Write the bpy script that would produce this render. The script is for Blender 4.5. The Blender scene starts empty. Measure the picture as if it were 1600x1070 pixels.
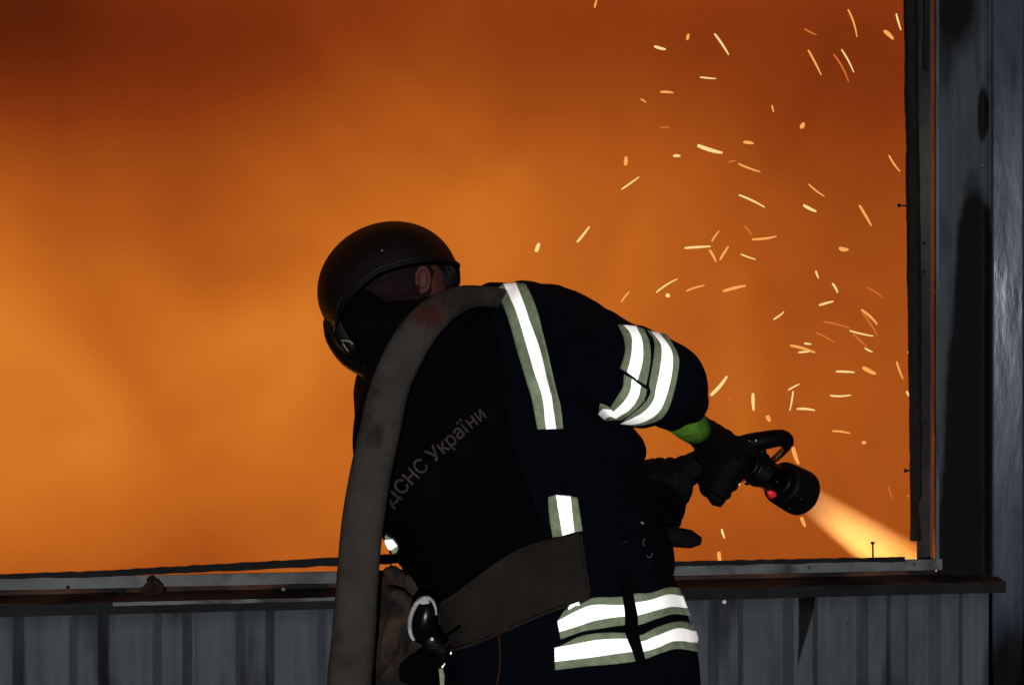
import bpy, bmesh, math, random
import numpy as np
from mathutils import Vector, Matrix, noise as mnoise
from mathutils.bvhtree import BVHTree

random.seed(7)
C = bpy.context.scene
COL = C.collection
R = math.radians

# ------------------------------------------------------------------ camera
CAMZ = 1.55
F = 60 / 36 * 1600                     # focal length in photograph pixels
cam_d = bpy.data.cameras.new('camera')
cam_d.lens = 60; cam_d.sensor_width = 36
cam_d.clip_start = 0.05; cam_d.clip_end = 500
cam = bpy.data.objects.new('camera', cam_d)
cam.location = (0, 0, CAMZ); cam.rotation_euler = (R(90), 0, 0)
COL.objects.link(cam); C.camera = cam

# ------------------------------------------------------------------ world (night) and frontal light
w = bpy.data.worlds.new('World'); C.world = w; w.use_nodes = True
wn = w.node_tree
bgn = wn.nodes['Background']
bgn.inputs[0].default_value = (0.25, 0.32, 0.5, 1); bgn.inputs[1].default_value = 0.012
flash_d = bpy.data.lights.new('flash_lamp', 'SUN'); flash_d.energy = 5.0; flash_d.angle = R(0.9)  # parallel lamp standing in for the flash at the camera
flash_d.color = (1.0, 0.985, 0.96)
flash_lamp = bpy.data.objects.new('flash_lamp', flash_d)
flash_dir = Vector((-0.035, 1.0, -0.02)).normalized()
flash_lamp.rotation_euler = flash_dir.to_track_quat('-Z', 'Y').to_euler()
flash_lamp.location = (0, -1, 2.2)
COL.objects.link(flash_lamp)
C.view_settings.view_transform = 'Standard'; C.view_settings.look = 'None'
C.view_settings.exposure = 0; C.view_settings.gamma = 1
C.render.engine = 'CYCLES'
C.cycles.use_denoising = True
C.cycles.volume_bounces = 2
C.cycles.volume_step_rate = 0.6
C.cycles.volume_max_steps = 256

# ------------------------------------------------------------------ helpers
def U(px, py, Y):
    """point of the world seen at a photograph pixel, at depth Y"""
    return Vector(((px - 800) / F * Y, Y, CAMZ - (py - 535) / F * Y))

def link(name, me, mats, parent=None, smooth=False):
    o = bpy.data.objects.new(name, me)
    for m in (mats if isinstance(mats, (list, tuple)) else [mats]):
        if m and m.name not in [x.name for x in me.materials if x]: me.materials.append(m)
    if smooth:
        me.polygons.foreach_set('use_smooth', [True] * len(me.polygons))
    COL.objects.link(o)
    if parent: o.parent = parent
    return o

def obj(name, bm, mats, parent=None, smooth=False):
    me = bpy.data.meshes.new(name)
    bmesh.ops.recalc_face_normals(bm, faces=bm.faces)
    bm.to_mesh(me); bm.free()
    return link(name, me, mats, parent, smooth)

def thing(name, label, cat, loc=(0, 0, 0), group=None):
    o = bpy.data.objects.new(name, None); COL.objects.link(o)
    o.empty_display_size = .1
    o['label'] = label; o['category'] = cat
    if group: o['group'] = group
    return o

def tag(o, label, cat=None, group=None, kind=None):
    if label: o['label'] = label
    if cat: o['category'] = cat
    if group: o['group'] = group
    if kind: o['kind'] = kind
    return o

def cr(pts, n):
    """Catmull-Rom resample of a list of tuples to n points (uniform in arc length)"""
    P = np.array(pts, float)
    if len(P) == 2:
        t = np.linspace(0, 1, n)[:, None]; return P[0] * (1 - t) + P[1] * t
    Q = np.vstack([2 * P[0] - P[1], P, 2 * P[-1] - P[-2]])
    out = []
    for i in range(1, len(Q) - 2):
        for t in np.linspace(0, 1, 12, endpoint=False):
            a, b, c, d = Q[i - 1], Q[i], Q[i + 1], Q[i + 2]
            out.append(.5 * ((2 * b) + (-a + c) * t + (2 * a - 5 * b + 4 * c - d) * t * t + (-a + 3 * b - 3 * c + d) * t ** 3))
    out.append(P[-1]); out = np.array(out)
    s = np.r_[0, np.cumsum(np.linalg.norm(np.diff(out, axis=0), axis=1))]
    q = np.linspace(0, s[-1], n)
    return np.stack([np.interp(q, s, out[:, k]) for k in range(out.shape[1])], 1)

def lin(pts, n):
    P = np.array(pts, float)
    s = np.r_[0, np.cumsum(np.linalg.norm(np.diff(P, axis=0), axis=1))]
    q = np.linspace(0, s[-1], n)
    return np.stack([np.interp(q, s, P[:, k]) for k in range(P.shape[1])], 1)

def rings(bm, centers, A, B, n=24, ex=2.0, cap=True):
    rows = []
    for c, a, b in zip(centers, A, B):
        row = []
        for i in range(n):
            t = 2 * math.pi * i / n
            ca, sa = math.cos(t), math.sin(t)
            ca = math.copysign(abs(ca) ** (2 / ex), ca); sa = math.copysign(abs(sa) ** (2 / ex), sa)
            row.append(bm.verts.new(Vector(c) + Vector(a) * ca + Vector(b) * sa))
        rows.append(row)
    for r0, r1 in zip(rows, rows[1:]):
        for i in range(n):
            bm.faces.new((r0[i], r0[(i + 1) % n], r1[(i + 1) % n], r1[i]))
    if cap:
        bm.faces.new(rows[0][::-1]); bm.faces.new(rows[-1])
    return rows

def tube(bm, pts, rad, n=10, cap=True, flat=1.0, up=None):
    """swept tube through 3-D points; rad one number or one per point"""
    P = [Vector(p) for p in pts]
    if not hasattr(rad, '__len__'): rad = [rad] * len(P)
    cs, A, B = [], [], []
    prev = None
    for i, p in enumerate(P):
        d = (P[min(i + 1, len(P) - 1)] - P[max(i - 1, 0)]).normalized()
        if prev is None:
            ref = Vector(up) if up else (Vector((0, 0, 1)) if abs(d.z) < .9 else Vector((0, 1, 0)))
            a = d.cross(ref).normalized()
        else:
            a = (prev - d * prev.dot(d)).normalized()
        prev = a
        b = d.cross(a)
        cs.append(p); A.append(a * rad[i]); B.append(b * rad[i] * flat)
    return rings(bm, cs, A, B, n, cap=cap)

def chain(bm, pts, n=16):
    """round-ended limb: points (x,y,z,r)"""
    P = np.array(pts, float)
    if len(P) > 2: Q = cr(P, max(len(P) * 4, 8))
    else: Q = lin(P, 6)
    tube(bm, [q[:3] for q in Q], [q[3] for q in Q], n)
    for q in (Q[0], Q[-1]):
        m = Matrix.Translation(q[:3]) @ Matrix.Diagonal((q[3], q[3], q[3], 1))
        bmesh.ops.create_uvsphere(bm, u_segments=16, v_segments=10, radius=1, matrix=m)

def PX(*p):
    """limb point from photograph pixel: (px, py, Y, radius in px)"""
    px, py, Y, r = p
    v = U(px, py, Y); return (v.x, v.y, v.z, r / F * Y)

def ball(bm, c, r, rot=None):
    m = Matrix.Translation(c)
    if rot: m = m @ rot.to_4x4()
    m = m @ Matrix.Diagonal((r[0], r[1], r[2], 1))
    bmesh.ops.create_uvsphere(bm, u_segments=24, v_segments=16, radius=1, matrix=m)

def box(bm, lo, hi, M=None):
    vs = [bm.verts.new((M @ Vector(p)) if M else p) for p in
          [(x, y, z) for x in (lo[0], hi[0]) for y in (lo[1], hi[1]) for z in (lo[2], hi[2])]]
    for f in ((0, 1, 3, 2), (4, 6, 7, 5), (0, 4, 5, 1), (2, 3, 7, 6), (0, 2, 6, 4), (1, 5, 7, 3)):
        bm.faces.new([vs[i] for i in f])

def lathe(bm, prof, a, b, n=28):
    """profile (t along a->b in metres, radius) revolved"""
    a, b = Vector(a), Vector(b); d = (b - a).normalized()
    q = d.to_track_quat('Z', 'Y').to_matrix()
    cs = [a + d * t for t, r in prof]
    return rings(bm, cs, [q @ Vector((r, 0, 0)) for t, r in prof], [q @ Vector((0, r, 0)) for t, r in prof], n)

def voxel(bm, size, smooth=3, disp=None):
    """fuse overlapping closed shapes into one continuous surface"""
    me = bpy.data.meshes.new('tmp'); bmesh.ops.recalc_face_normals(bm, faces=bm.faces)
    bm.to_mesh(me); bm.free()
    o = bpy.data.objects.new('tmp', me); COL.objects.link(o)
    m = o.modifiers.new('r', 'REMESH'); m.mode = 'VOXEL'; m.voxel_size = size
    s = o.modifiers.new('s', 'SMOOTH'); s.iterations = smooth; s.factor = .5
    dg = bpy.context.evaluated_depsgraph_get()
    out = bpy.data.meshes.new_from_object(o.evaluated_get(dg))
    bpy.data.objects.remove(o); bpy.data.meshes.remove(me)
    if disp:
        n = len(out.vertices)
        co = np.empty(n * 3); out.vertices.foreach_get('co', co); co = co.reshape(-1, 3)
        no = np.empty(n * 3); out.vertices.foreach_get('normal', no); no = no.reshape(-1, 3)
        d = np.array([disp(Vector(c)) for c in co])
        co += no * d[:, None]
        out.vertices.foreach_set('co', co.ravel()); out.update()
    return out

def folds(amp, sc=9.0, seed=0.0, tilt=(1, .6, .35)):
    def f(p):
        q = Vector((p.x * tilt[0], p.y * tilt[1], p.z * tilt[2])) * sc + Vector((seed, seed * .7, 0))
        wv = mnoise.noise_vector(q * .6) * .6
        v = 1 - abs(mnoise.noise(q + wv)) * 2.2
        v2 = 1 - abs(mnoise.noise((q + wv) * 2.3 + Vector((5, 1, 9)))) * 2.2
        return amp * (v - .5) + amp * .35 * (v2 - .5)
    return f

# ------------------------------------------------------------------ materials
def mat(name, base, rough=.8, metal=0.0, spec=.3, var=0, vscale=8, stretch=(1, 1, 1), bump=0, bscale=60,
        dark=None, dscale=3, damt=.5, coat=0):
    m = bpy.data.materials.new(name); m.use_nodes = True
    nt = m.node_tree; N = nt.nodes; L = nt.links
    b = N['Principled BSDF']
    b.inputs['Roughness'].default_value = rough; b.inputs['Metallic'].default_value = metal
    b.inputs['Specular IOR Level'].default_value = spec
    b.inputs['Coat Weight'].default_value = coat
    tc = N.new('ShaderNodeTexCoord'); mp = N.new('ShaderNodeMapping'); mp.inputs['Scale'].default_value = stretch
    L.new(tc.outputs['Object'], mp.inputs[0])
    col = None
    if var:
        n1 = N.new('ShaderNodeTexNoise'); n1.inputs['Scale'].default_value = vscale; n1.inputs['Detail'].default_value = 6
        n1.inputs['Roughness'].default_value = .65
        L.new(mp.outputs[0], n1.inputs[0])
        mr = N.new('ShaderNodeMapRange'); mr.inputs[1].default_value = .3; mr.inputs[2].default_value = .7
        mr.inputs[3].default_value = 1 - var; mr.inputs[4].default_value = 1 + var
        L.new(n1.outputs[0], mr.inputs[0])
        mx = N.new('ShaderNodeMix'); mx.data_type = 'RGBA'; mx.blend_type = 'MULTIPLY'; mx.inputs[0].default_value = 1
        mx.inputs[6].default_value = (*base, 1)
        L.new(mr.outputs[0], mx.inputs[7]); col = mx.outputs[2]
        mr2 = N.new('ShaderNodeMapRange'); mr2.inputs[3].default_value = max(0, rough - .12); mr2.inputs[4].default_value = min(1, rough + .12)
        L.new(n1.outputs[0], mr2.inputs[0]); L.new(mr2.outputs[0], b.inputs['Roughness'])
    if dark is not None:
        n2 = N.new('ShaderNodeTexNoise'); n2.inputs['Scale'].default_value = dscale; n2.inputs['Detail'].default_value = 8
        L.new(mp.outputs[0], n2.inputs[0])
        r2 = N.new('ShaderNodeMapRange'); r2.inputs[1].default_value = 1 - damt - .06; r2.inputs[2].default_value = 1 - damt + .06
        L.new(n2.outputs[0], r2.inputs[0])
        m2 = N.new('ShaderNodeMix'); m2.data_type = 'RGBA'
        L.new(r2.outputs[0], m2.inputs[0])
        if col: L.new(col, m2.inputs[6])
        else: m2.inputs[6].default_value = (*base, 1)
        m2.inputs[7].default_value = (*dark, 1); col = m2.outputs[2]
    if col: L.new(col, b.inputs['Base Color'])
    else: b.inputs['Base Color'].default_value = (*base, 1)
    if bump:
        n3 = N.new('ShaderNodeTexNoise'); n3.inputs['Scale'].default_value = bscale; n3.inputs['Detail'].default_value = 4
        L.new(mp.outputs[0], n3.inputs[0])
        bp = N.new('ShaderNodeBump'); bp.inputs['Strength'].default_value = bump; bp.inputs['Distance'].default_value = .003
        L.new(n3.outputs[0], bp.inputs['Height']); L.new(bp.outputs[0], b.inputs['Normal'])
    return m

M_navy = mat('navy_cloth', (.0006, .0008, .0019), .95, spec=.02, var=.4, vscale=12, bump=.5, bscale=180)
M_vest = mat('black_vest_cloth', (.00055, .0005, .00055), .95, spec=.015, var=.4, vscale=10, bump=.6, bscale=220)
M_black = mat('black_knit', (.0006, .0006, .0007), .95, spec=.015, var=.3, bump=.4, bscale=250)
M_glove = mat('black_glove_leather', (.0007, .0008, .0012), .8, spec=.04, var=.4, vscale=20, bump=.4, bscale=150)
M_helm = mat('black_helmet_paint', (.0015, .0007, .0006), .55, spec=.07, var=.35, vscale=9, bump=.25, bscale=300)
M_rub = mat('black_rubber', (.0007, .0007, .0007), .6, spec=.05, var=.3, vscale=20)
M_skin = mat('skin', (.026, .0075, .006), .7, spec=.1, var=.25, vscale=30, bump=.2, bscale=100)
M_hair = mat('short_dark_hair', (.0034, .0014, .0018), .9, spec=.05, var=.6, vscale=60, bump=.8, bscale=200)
M_flap = mat('worn_brown_cloth', (.0078, .0063, .0054), .95, spec=.02, var=.35, vscale=9, bump=.6, bscale=240, dark=(.004, .0035, .003), dscale=4, damt=.42)
M_white = mat('reflective_white_tape', (.98, .98, .98), .5, spec=.3)
M_lime = mat('lime_grey_tape_border', (.10, .125, .078), .8, spec=.1, var=.3, vscale=45, stretch=(1, 1, 1), bump=.4, bscale=200)
M_cuff = mat('lime_green_cuff', (.026, .066, .007), .85, spec=.05, var=.5, vscale=40)
M_print = mat('faded_grey_print', (.017, .0135, .013), .9, spec=.02, var=.6, vscale=50)
M_buckle = mat('pale_grey_plastic', (.06, .063, .06), .5, spec=.2, var=.3, vscale=30)
M_strip = mat('charred_metal', (.0028, .0028, .003), .8, spec=.05, var=.6, vscale=25, stretch=(1, 1, .3), bump=.6, bscale=60)
M_rust = mat('rusted_scorched_steel', (.027, .0120, .0082), .85, spec=.05, var=.6, vscale=14, stretch=(1, 1, 2.2), bump=.5, bscale=60,
             dark=(.004, .0032, .003), dscale=7, damt=.5)
M_flange = mat('sooty_zinc_trim', (.032, .034, .036), .6, metal=0, spec=.1, var=.6, vscale=5, bump=.3, bscale=40,
               dark=(.008, .0075, .0075), dscale=7, damt=.45)
M_lip = mat('dark_steel_lip', (.0036, .0038, .0042), .7, spec=.03, var=.6, vscale=9, bump=.4, bscale=50)
M_ground = mat('trodden_dark_ground', (.05, .045, .04), .95, spec=.1, var=.5, vscale=3, bump=1, bscale=30)
M_screw = mat('screw_metal', (.006, .006, .007), .45, metal=.0, spec=.3)
M_screwb = mat('bright_screw_metal', (.25, .25, .27), .35, metal=.3, spec=.5)
M_glass = mat('dark_visor_glass', (.001, .001, .0012), .22, spec=.05)
M_rim = mat('silver_grey_rim', (.13, .135, .145), .5, spec=.2, var=.5, vscale=60)
M_red = mat('lit_red_ring_edge', (.40, .012, .022), .4, spec=.3)
M_redd = mat('dark_red_anodised_part', (.06, .003, .006), .4, spec=.3)
M_brass = mat('brass_fitting', (.6, .36, .14), .4, metal=.3, spec=.5)
M_nozzle = mat('black_nozzle_metal', (.0010, .0008, .0009), .42, spec=.03, var=.3, vscale=20)
M_orange_strap = mat('brown_cord', (.010, .0035, .002), .8, spec=.05, var=.4)

def hose_mat():
    m = mat('dirty_woven_hose', (.0180, .0160, .0142), .95, spec=.02, var=.4, vscale=9, bump=.8, bscale=300, dark=(.0085, .0065, .0055), dscale=11, damt=.36)
    nt = m.node_tree; N = nt.nodes; L = nt.links; b = N['Principled BSDF']
    src = b.inputs['Base Color'].links[0].from_socket
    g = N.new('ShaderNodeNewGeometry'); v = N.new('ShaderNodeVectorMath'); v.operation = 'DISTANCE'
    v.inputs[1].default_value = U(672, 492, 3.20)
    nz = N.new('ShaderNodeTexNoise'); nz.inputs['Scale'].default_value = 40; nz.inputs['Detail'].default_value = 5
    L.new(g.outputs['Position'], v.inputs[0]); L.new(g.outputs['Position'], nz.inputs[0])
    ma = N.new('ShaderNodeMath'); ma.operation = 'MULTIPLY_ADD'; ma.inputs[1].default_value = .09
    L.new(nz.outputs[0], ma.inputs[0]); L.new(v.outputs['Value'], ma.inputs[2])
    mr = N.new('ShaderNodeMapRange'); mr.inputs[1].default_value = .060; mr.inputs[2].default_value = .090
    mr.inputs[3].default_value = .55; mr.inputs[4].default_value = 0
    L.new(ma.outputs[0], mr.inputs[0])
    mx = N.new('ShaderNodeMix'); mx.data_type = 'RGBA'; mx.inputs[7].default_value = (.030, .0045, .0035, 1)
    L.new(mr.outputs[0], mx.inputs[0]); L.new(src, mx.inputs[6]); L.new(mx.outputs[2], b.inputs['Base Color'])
    return m
M_hose = hose_mat()

# ------------------------------------------------------------------ wall frame of reference
ANG = R(9); WD = 4.1
WO = Vector((0, WD, 0)); WU = Vector((math.cos(ANG), math.sin(ANG), 0)); WN = Vector((math.sin(ANG), -math.cos(ANG), 0))
WM = Matrix(((WU.x, WN.x, 0, WO.x), (WU.y, WN.y, 0, WO.y), (0, 0, 1, 0), (0, 0, 0, 1)))   # local (u, n, z)
def W(px, py, d=0.0):
    """wall coordinates (u, z) of a photograph pixel on the plane d in front of the wall"""
    r = U(px, py, 1.0) - Vector((0, 0, CAMZ)); o = Vector((0, 0, CAMZ))
    t = (d - (o - WO).dot(WN)) / r.dot(WN)
    p = o + r * t - WO
    return p.dot(WU), p.z
def wp(u, n, z): return WM @ Vector((u, n, z))

def wall_sheet_mat(name, base, dark_marks=(), streak=.5, spec=.04, rough=.6):
    """painted zinc sheet with streaks; soot: black patches (u, z, ru, rz, softness) with noisy edges"""
    m = mat(name, base, rough, spec=spec, var=.28, vscale=4, stretch=(3.0, 3.0, .8), bump=.25, bscale=9,
            dark=(base[0] * .38, base[1] * .36, base[2] * .36), dscale=3.0, damt=streak)
    nt = m.node_tree; N = nt.nodes; L = nt.links; b = N['Principled BSDF']
    src = b.inputs['Base Color'].links[0].from_socket
    tc = N.new('ShaderNodeTexCoord')
    nz = N.new('ShaderNodeTexNoise'); nz.inputs['Scale'].default_value = 14; nz.inputs['Detail'].default_value = 5
    L.new(tc.outputs['Object'], nz.inputs[0])
    # scratches: fine vertical runs
    mp = N.new('ShaderNodeMapping'); mp.inputs['Scale'].default_value = (60, 60, 1.6)
    n4 = N.new('ShaderNodeTexNoise'); n4.inputs['Scale'].default_value = 1.0; n4.inputs['Detail'].default_value = 3
    L.new(tc.outputs['Object'], mp.inputs[0]); L.new(mp.outputs[0], n4.inputs[0])
    r4 = N.new('ShaderNodeMapRange'); r4.inputs[1].default_value = .3; r4.inputs[2].default_value = .7; r4.inputs[3].default_value = .82; r4.inputs[4].default_value = 1.15
    L.new(n4.outputs[0], r4.inputs[0])
    mm = N.new('ShaderNodeMix'); mm.data_type = 'RGBA'; mm.blend_type = 'MULTIPLY'; mm.inputs[0].default_value = 1
    L.new(src, mm.inputs[6]); L.new(r4.outputs[0], mm.inputs[7]); src = mm.outputs[2]
    for (u, z, ru, rz, soft) in dark_marks:
        if u == 'wedge':                       # black wedge: straight left edge, slanting right edge
            u0, zt, wd_, ht_ = z, ru, rz, soft
            sx = N.new('ShaderNodeSeparateXYZ'); L.new(tc.outputs['Object'], sx.inputs[0])
            def mt(op, a, b_=None, c=None):
                nn = N.new('ShaderNodeMath'); nn.operation = op
                for i, v in enumerate((a, b_, c)):
                    if v is None: continue
                    if hasattr(v, 'links'): L.new(v, nn.inputs[i])
                    else: nn.inputs[i].default_value = v
                return nn.outputs[0]
            jn = mt('MULTIPLY_ADD', nz.outputs[0], .012, -.006)
            du = mt('ADD', mt('SUBTRACT', sx.outputs['X'], u0), jn)
            fall = mt('MAXIMUM', mt('SUBTRACT', 1.0, mt('DIVIDE', mt('SUBTRACT', zt, sx.outputs['Z']), ht_)), 0.0)
            right = mt('MULTIPLY', mt('POWER', fall, 1.4), wd_)
            k1 = mt('MULTIPLY', mt('MINIMUM', mt('MAXIMUM', mt('MULTIPLY', du, 400), 0.0), 1.0), mt('MINIMUM', mt('MAXIMUM', mt('MULTIPLY', mt('SUBTRACT', right, du), 250), 0.0), 1.0))
            mx = N.new('ShaderNodeMix'); mx.data_type = 'RGBA'; mx.inputs[7].default_value = (.0012, .0012, .0012, 1)
            L.new(k1, mx.inputs[0]); L.new(src, mx.inputs[6]); src = mx.outputs[2]
            continue
        mp2 = N.new('ShaderNodeMapping'); mp2.vector_type = 'TEXTURE'
        mp2.inputs['Location'].default_value = (u, 0, z); mp2.inputs['Scale'].default_value = (ru, 10, rz)
        L.new(tc.outputs['Object'], mp2.inputs[0])
        ln = N.new('ShaderNodeVectorMath'); ln.operation = 'LENGTH'; L.new(mp2.outputs[0], ln.inputs[0])
        ad = N.new('ShaderNodeMath'); ad.operation = 'MULTIPLY_ADD'; ad.inputs[1].default_value = .35
        L.new(nz.outputs[0], ad.inputs[0]); L.new(ln.outputs['Value'], ad.inputs[2])
        r5 = N.new('ShaderNodeMapRange'); r5.inputs[1].default_value = 1.17 - soft; r5.inputs[2].default_value = 1.17 + soft
        r5.inputs[3].default_value = 1; r5.inputs[4].default_value = 0
        L.new(ad.outputs[0], r5.inputs[0])
        mx = N.new('ShaderNodeMix'); mx.data_type = 'RGBA'; mx.inputs[7].default_value = (.0009, .0009, .0009, 1)
        L.new(r5.outputs[0], mx.inputs[0]); L.new(src, mx.inputs[6]); src = mx.outputs[2]
    L.new(src, b.inputs['Base Color'])
    return m

# ------------------------------------------------------------------ ground
bm = bmesh.new()
nx = 40
for i in range(nx + 1):
    for j in range(nx + 1):
        x = -60 + 120 * i / nx; y = -40 + 120 * j / nx
        bm.verts.new((x, y, .05 * mnoise.noise(Vector((x * .3, y * .3, 0))) - .03 if abs(x) + abs(y) > 12 else -.01))
bm.verts.ensure_lookup_table()
for i in range(nx):
    for j in range(nx):
        a = i * (nx + 1) + j; bm.faces.new([bm.verts[k] for k in (a, a + 1, a + nx + 2, a + nx + 1)])
tag(obj('ground', bm, M_ground), None, kind='structure')

# ------------------------------------------------------------------ wall with an opening
wall = thing('metal_wall', 'sooty grey corrugated metal wall with a wide burnt-out window opening', 'wall')
def wobj(name, bm, m, smooth=False):
    me = bpy.data.meshes.new(name); bmesh.ops.recalc_face_normals(bm, faces=bm.faces); bm.to_mesh(me); bm.free()
    o = link(name, me, m, wall, smooth); o.matrix_local = WM
    return o

uR = W(1464, 535)[0]          # right edge of the opening
uL = -2.75
zS = W(1464, 880)[1]          # sill height
zT = 3.3
u1565 = W(1565, 905, .05)[0]

# corrugated sheets under the sill: pans and ribs
wedge_pt = W(1257, 940); 
M_sheet = wall_sheet_mat('sooty_corrugated_sheet', (.0215, .0255, .0305), dark_marks=[
    ('wedge', W(1241, 960)[0], W(1250, 932)[1], .054, .20), (W(1330, 1200)[0], W(1300, 1180)[1], .3, .15, .3),
    (W(1600, 1010)[0], W(1600, 1080)[1], .10, .22, .2)], streak=.38)
pitch = .190; u_rib0 = W(1222, 990)[0]
def prof(u):
    """outward relief of the sheet at u"""
    t = ((u - u_rib0) / pitch) % 1.0
    # rib between .0 and .36 raised
    D = .030
    if t < .12: return D * t / .12
    if t < .36: return D
    if t < .48: return D * (1 - (t - .36) / .12)
    return 0.0
def sheet(u0, u1, z0, z1, off, dz=.06):
    bm = bmesh.new()
    us = set([u0, u1])
    k0 = math.floor((u0 - u_rib0) / pitch) - 1
    for k in range(k0, k0 + 20):
        for t in (0, .012, .108, .12, .132, .24, .348, .36, .372, .468, .48, .492, .6, .74, .88, .988):
            uu = u_rib0 + (k + t) * pitch
            if u0 < uu < u1: us.add(uu)
    us = sorted(us); zs = np.linspace(z0, z1, max(2, int((z1 - z0) / dz)))
    for s in (0, -.0012):
        for uu in us:
            for z in zs:
                wv = .0022 * mnoise.noise(Vector((uu * 5, z * 4, off * 50))) + .001 * mnoise.noise(Vector((uu * 14, z * 11, 3)))
                bm.verts.new((uu, prof(uu + 1e-6) + off + wv + s, z))
    bm.verts.ensure_lookup_table(); nu, nz = len(us), len(zs)
    for s in (0, 1):
        for i in range(nu - 1):
            for j in range(nz - 1):
                a = s * nu * nz + i * nz + j; q = [bm.verts[k] for k in (a, a + 1, a + nz + 1, a + nz)]
                bm.faces.new(q)
    o = s = nu * nz
    bnd = [i * nz for i in range(nu)] + [(nu - 1) * nz + j for j in range(1, nz)] + [i * nz + nz - 1 for i in range(nu - 2, -1, -1)] + [j for j in range(nz - 2, 0, -1)]
    for i in range(len(bnd)):
        a, b = bnd[i], bnd[(i + 1) % len(bnd)]
        bm.faces.new([bm.verts[k] for k in (a, b, b + o, a + o)])
    return bm
u = -3.6; k = 0
while u < u1565 + .05:
    u2 = min(u + pitch * 3.0 + .04, u1565 + .10)
    wobj('siding_sheet', sheet(u, u2, 0.0, zS - .065, (k % 2) * .0028 - .004), M_sheet, True)
    u += pitch * 3.0; k += 1

# sill: flange, rusted channel, lip, loose top strip
def bar(name, u0, u1, n0, n1, z0, z1, m, jag=0, sag=None, seg=60):
    """long member in wall coordinates; z0/z1 may be functions of u"""
    f0 = z0 if callable(z0) else (lambda q: z0); f1 = z1 if callable(z1) else (lambda q: z1)
    bm = bmesh.new(); rows = []
    for i in range(seg + 1):
        q = u0 + (u1 - u0) * i / seg
        j = jag * mnoise.noise(Vector((q * 30, n0 * 99, 1))); j2 = jag * mnoise.noise(Vector((q * 38, n1 * 99, 7)))
        dn = jag * .5 * mnoise.noise(Vector((q * 9, 3, 2)))
        rows.append([bm.verts.new(p) for p in ((q, n0 + dn, f0(q) + j), (q, n1 + dn, f0(q) + j), (q, n1 + dn, f1(q) + j2), (q, n0 + dn, f1(q) + j2))])
    for a, b in zip(rows, rows[1:]):
        for i in range(4): bm.faces.new((a[i], a[(i + 1) % 4], b[(i + 1) % 4], b[i]))
    bm.faces.new(rows[0][::-1]); bm.faces.new(rows[-1])
    return wobj(name, bm, m)
def zat(px, py, d=0): return W(px, py, d)[1]
z_lip0, z_lip1 = zat(1200, 934, .07), zat(1200, 917, .07)
z_ch1 = zat(1200, 897, .02); z_fl1 = zat(1200, 879, .01)
bar('sill_flange', uL, uR + .012, -.004, .004, z_ch1, z_fl1, M_flange, .0012)
bar('sill_channel', uL, uR + .02, -.02, -.006, z_lip1 - .01, z_ch1 + .004, M_rust, .002)
# sloping tray between the channel and the lip
bm = bmesh.new(); rows = []
for i in range(81):
    q = -3.6 + (u1565 + 3.6) * i / 80; d = .0015 * mnoise.noise(Vector((q * 12, 0, 0)))
    rows.append([bm.verts.new(p) for p in ((q, -.008, z_ch1 - .012 + d), (q, .068, z_lip1 + .001 + d), (q, .068, z_lip1 - .002 + d), (q, -.008, z_ch1 - .016 + d))])
for a, b in zip(rows, rows[1:]):
    for i in range(4): bm.faces.new((a[i], a[(i + 1) % 4], b[(i + 1) % 4], b[i]))
bm.faces.new(rows[0][::-1]); bm.faces.new(rows[-1])
wobj('sill_tray', bm, M_rust)
bar('sill_lip', -3.6, u1565, .0685, .0745, z_lip0, z_lip1, M_lip, .0015)
bar('sill_lip_glint', W(180, 900)[0], W(700, 900)[0], .075, .0765, z_lip1 - .007, z_lip1 + .001, M_flange, .0012)  # paler strip standing in for the glossy highlight along the lip
# bent loose strips that lie on the flange
uA, uB = W(-60, 900)[0], W(700, 900)[0]
zl = lambda q: z_fl1 + .004 + .020 * max(0, (q - W(150, 900)[0]) / (uB - W(150, 900)[0])) 
bar('bent_top_strip', uA, uB, .006, .010, lambda q: zl(q) - .004, lambda q: zl(q) + .006 + .014 * max(0, min(1, (q - uA) / (uB - uA))), M_strip, .003)
bar('bent_top_strip', W(1000, 880)[0], W(1412, 880)[0], .005, .009, lambda q: z_fl1 - .004 , lambda q: z_fl1 + .008, M_strip, .002)
bar('bent_top_strip', uL, W(-62, 900)[0], .005, .009, z_fl1 - .003, z_fl1 + .006, M_strip, .002)
# charred lump burnt onto the sill
M_char = mat('burnt_crust', (.008, .0045, .003), .95, spec=.02, var=.7, vscale=60, bump=1, bscale=120)
bm = bmesh.new(); q = W(240, 925)
for i in range(150):
    t = random.uniform(-1, 1); hw = .019 * (1 - .45 * t * t) * (1 + .3 * math.sin(t * 5))
    c = Vector((q[0] + random.uniform(-1, 1) * hw, .006 + random.uniform(-.006, .006), q[1] + .036 * t)); r = random.uniform(.0028, .006)
    box(bm, (-r, -r, -r), (r, r, r), Matrix.Translation(c) @ Matrix.Rotation(random.uniform(0, 3), 4, Vector((random.random(), random.random(), 1))))
o = link('charred_lump', voxel(bm, .0022, 1, folds(.003, 90)), M_char, wall, True); o.matrix_local = WM

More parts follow.
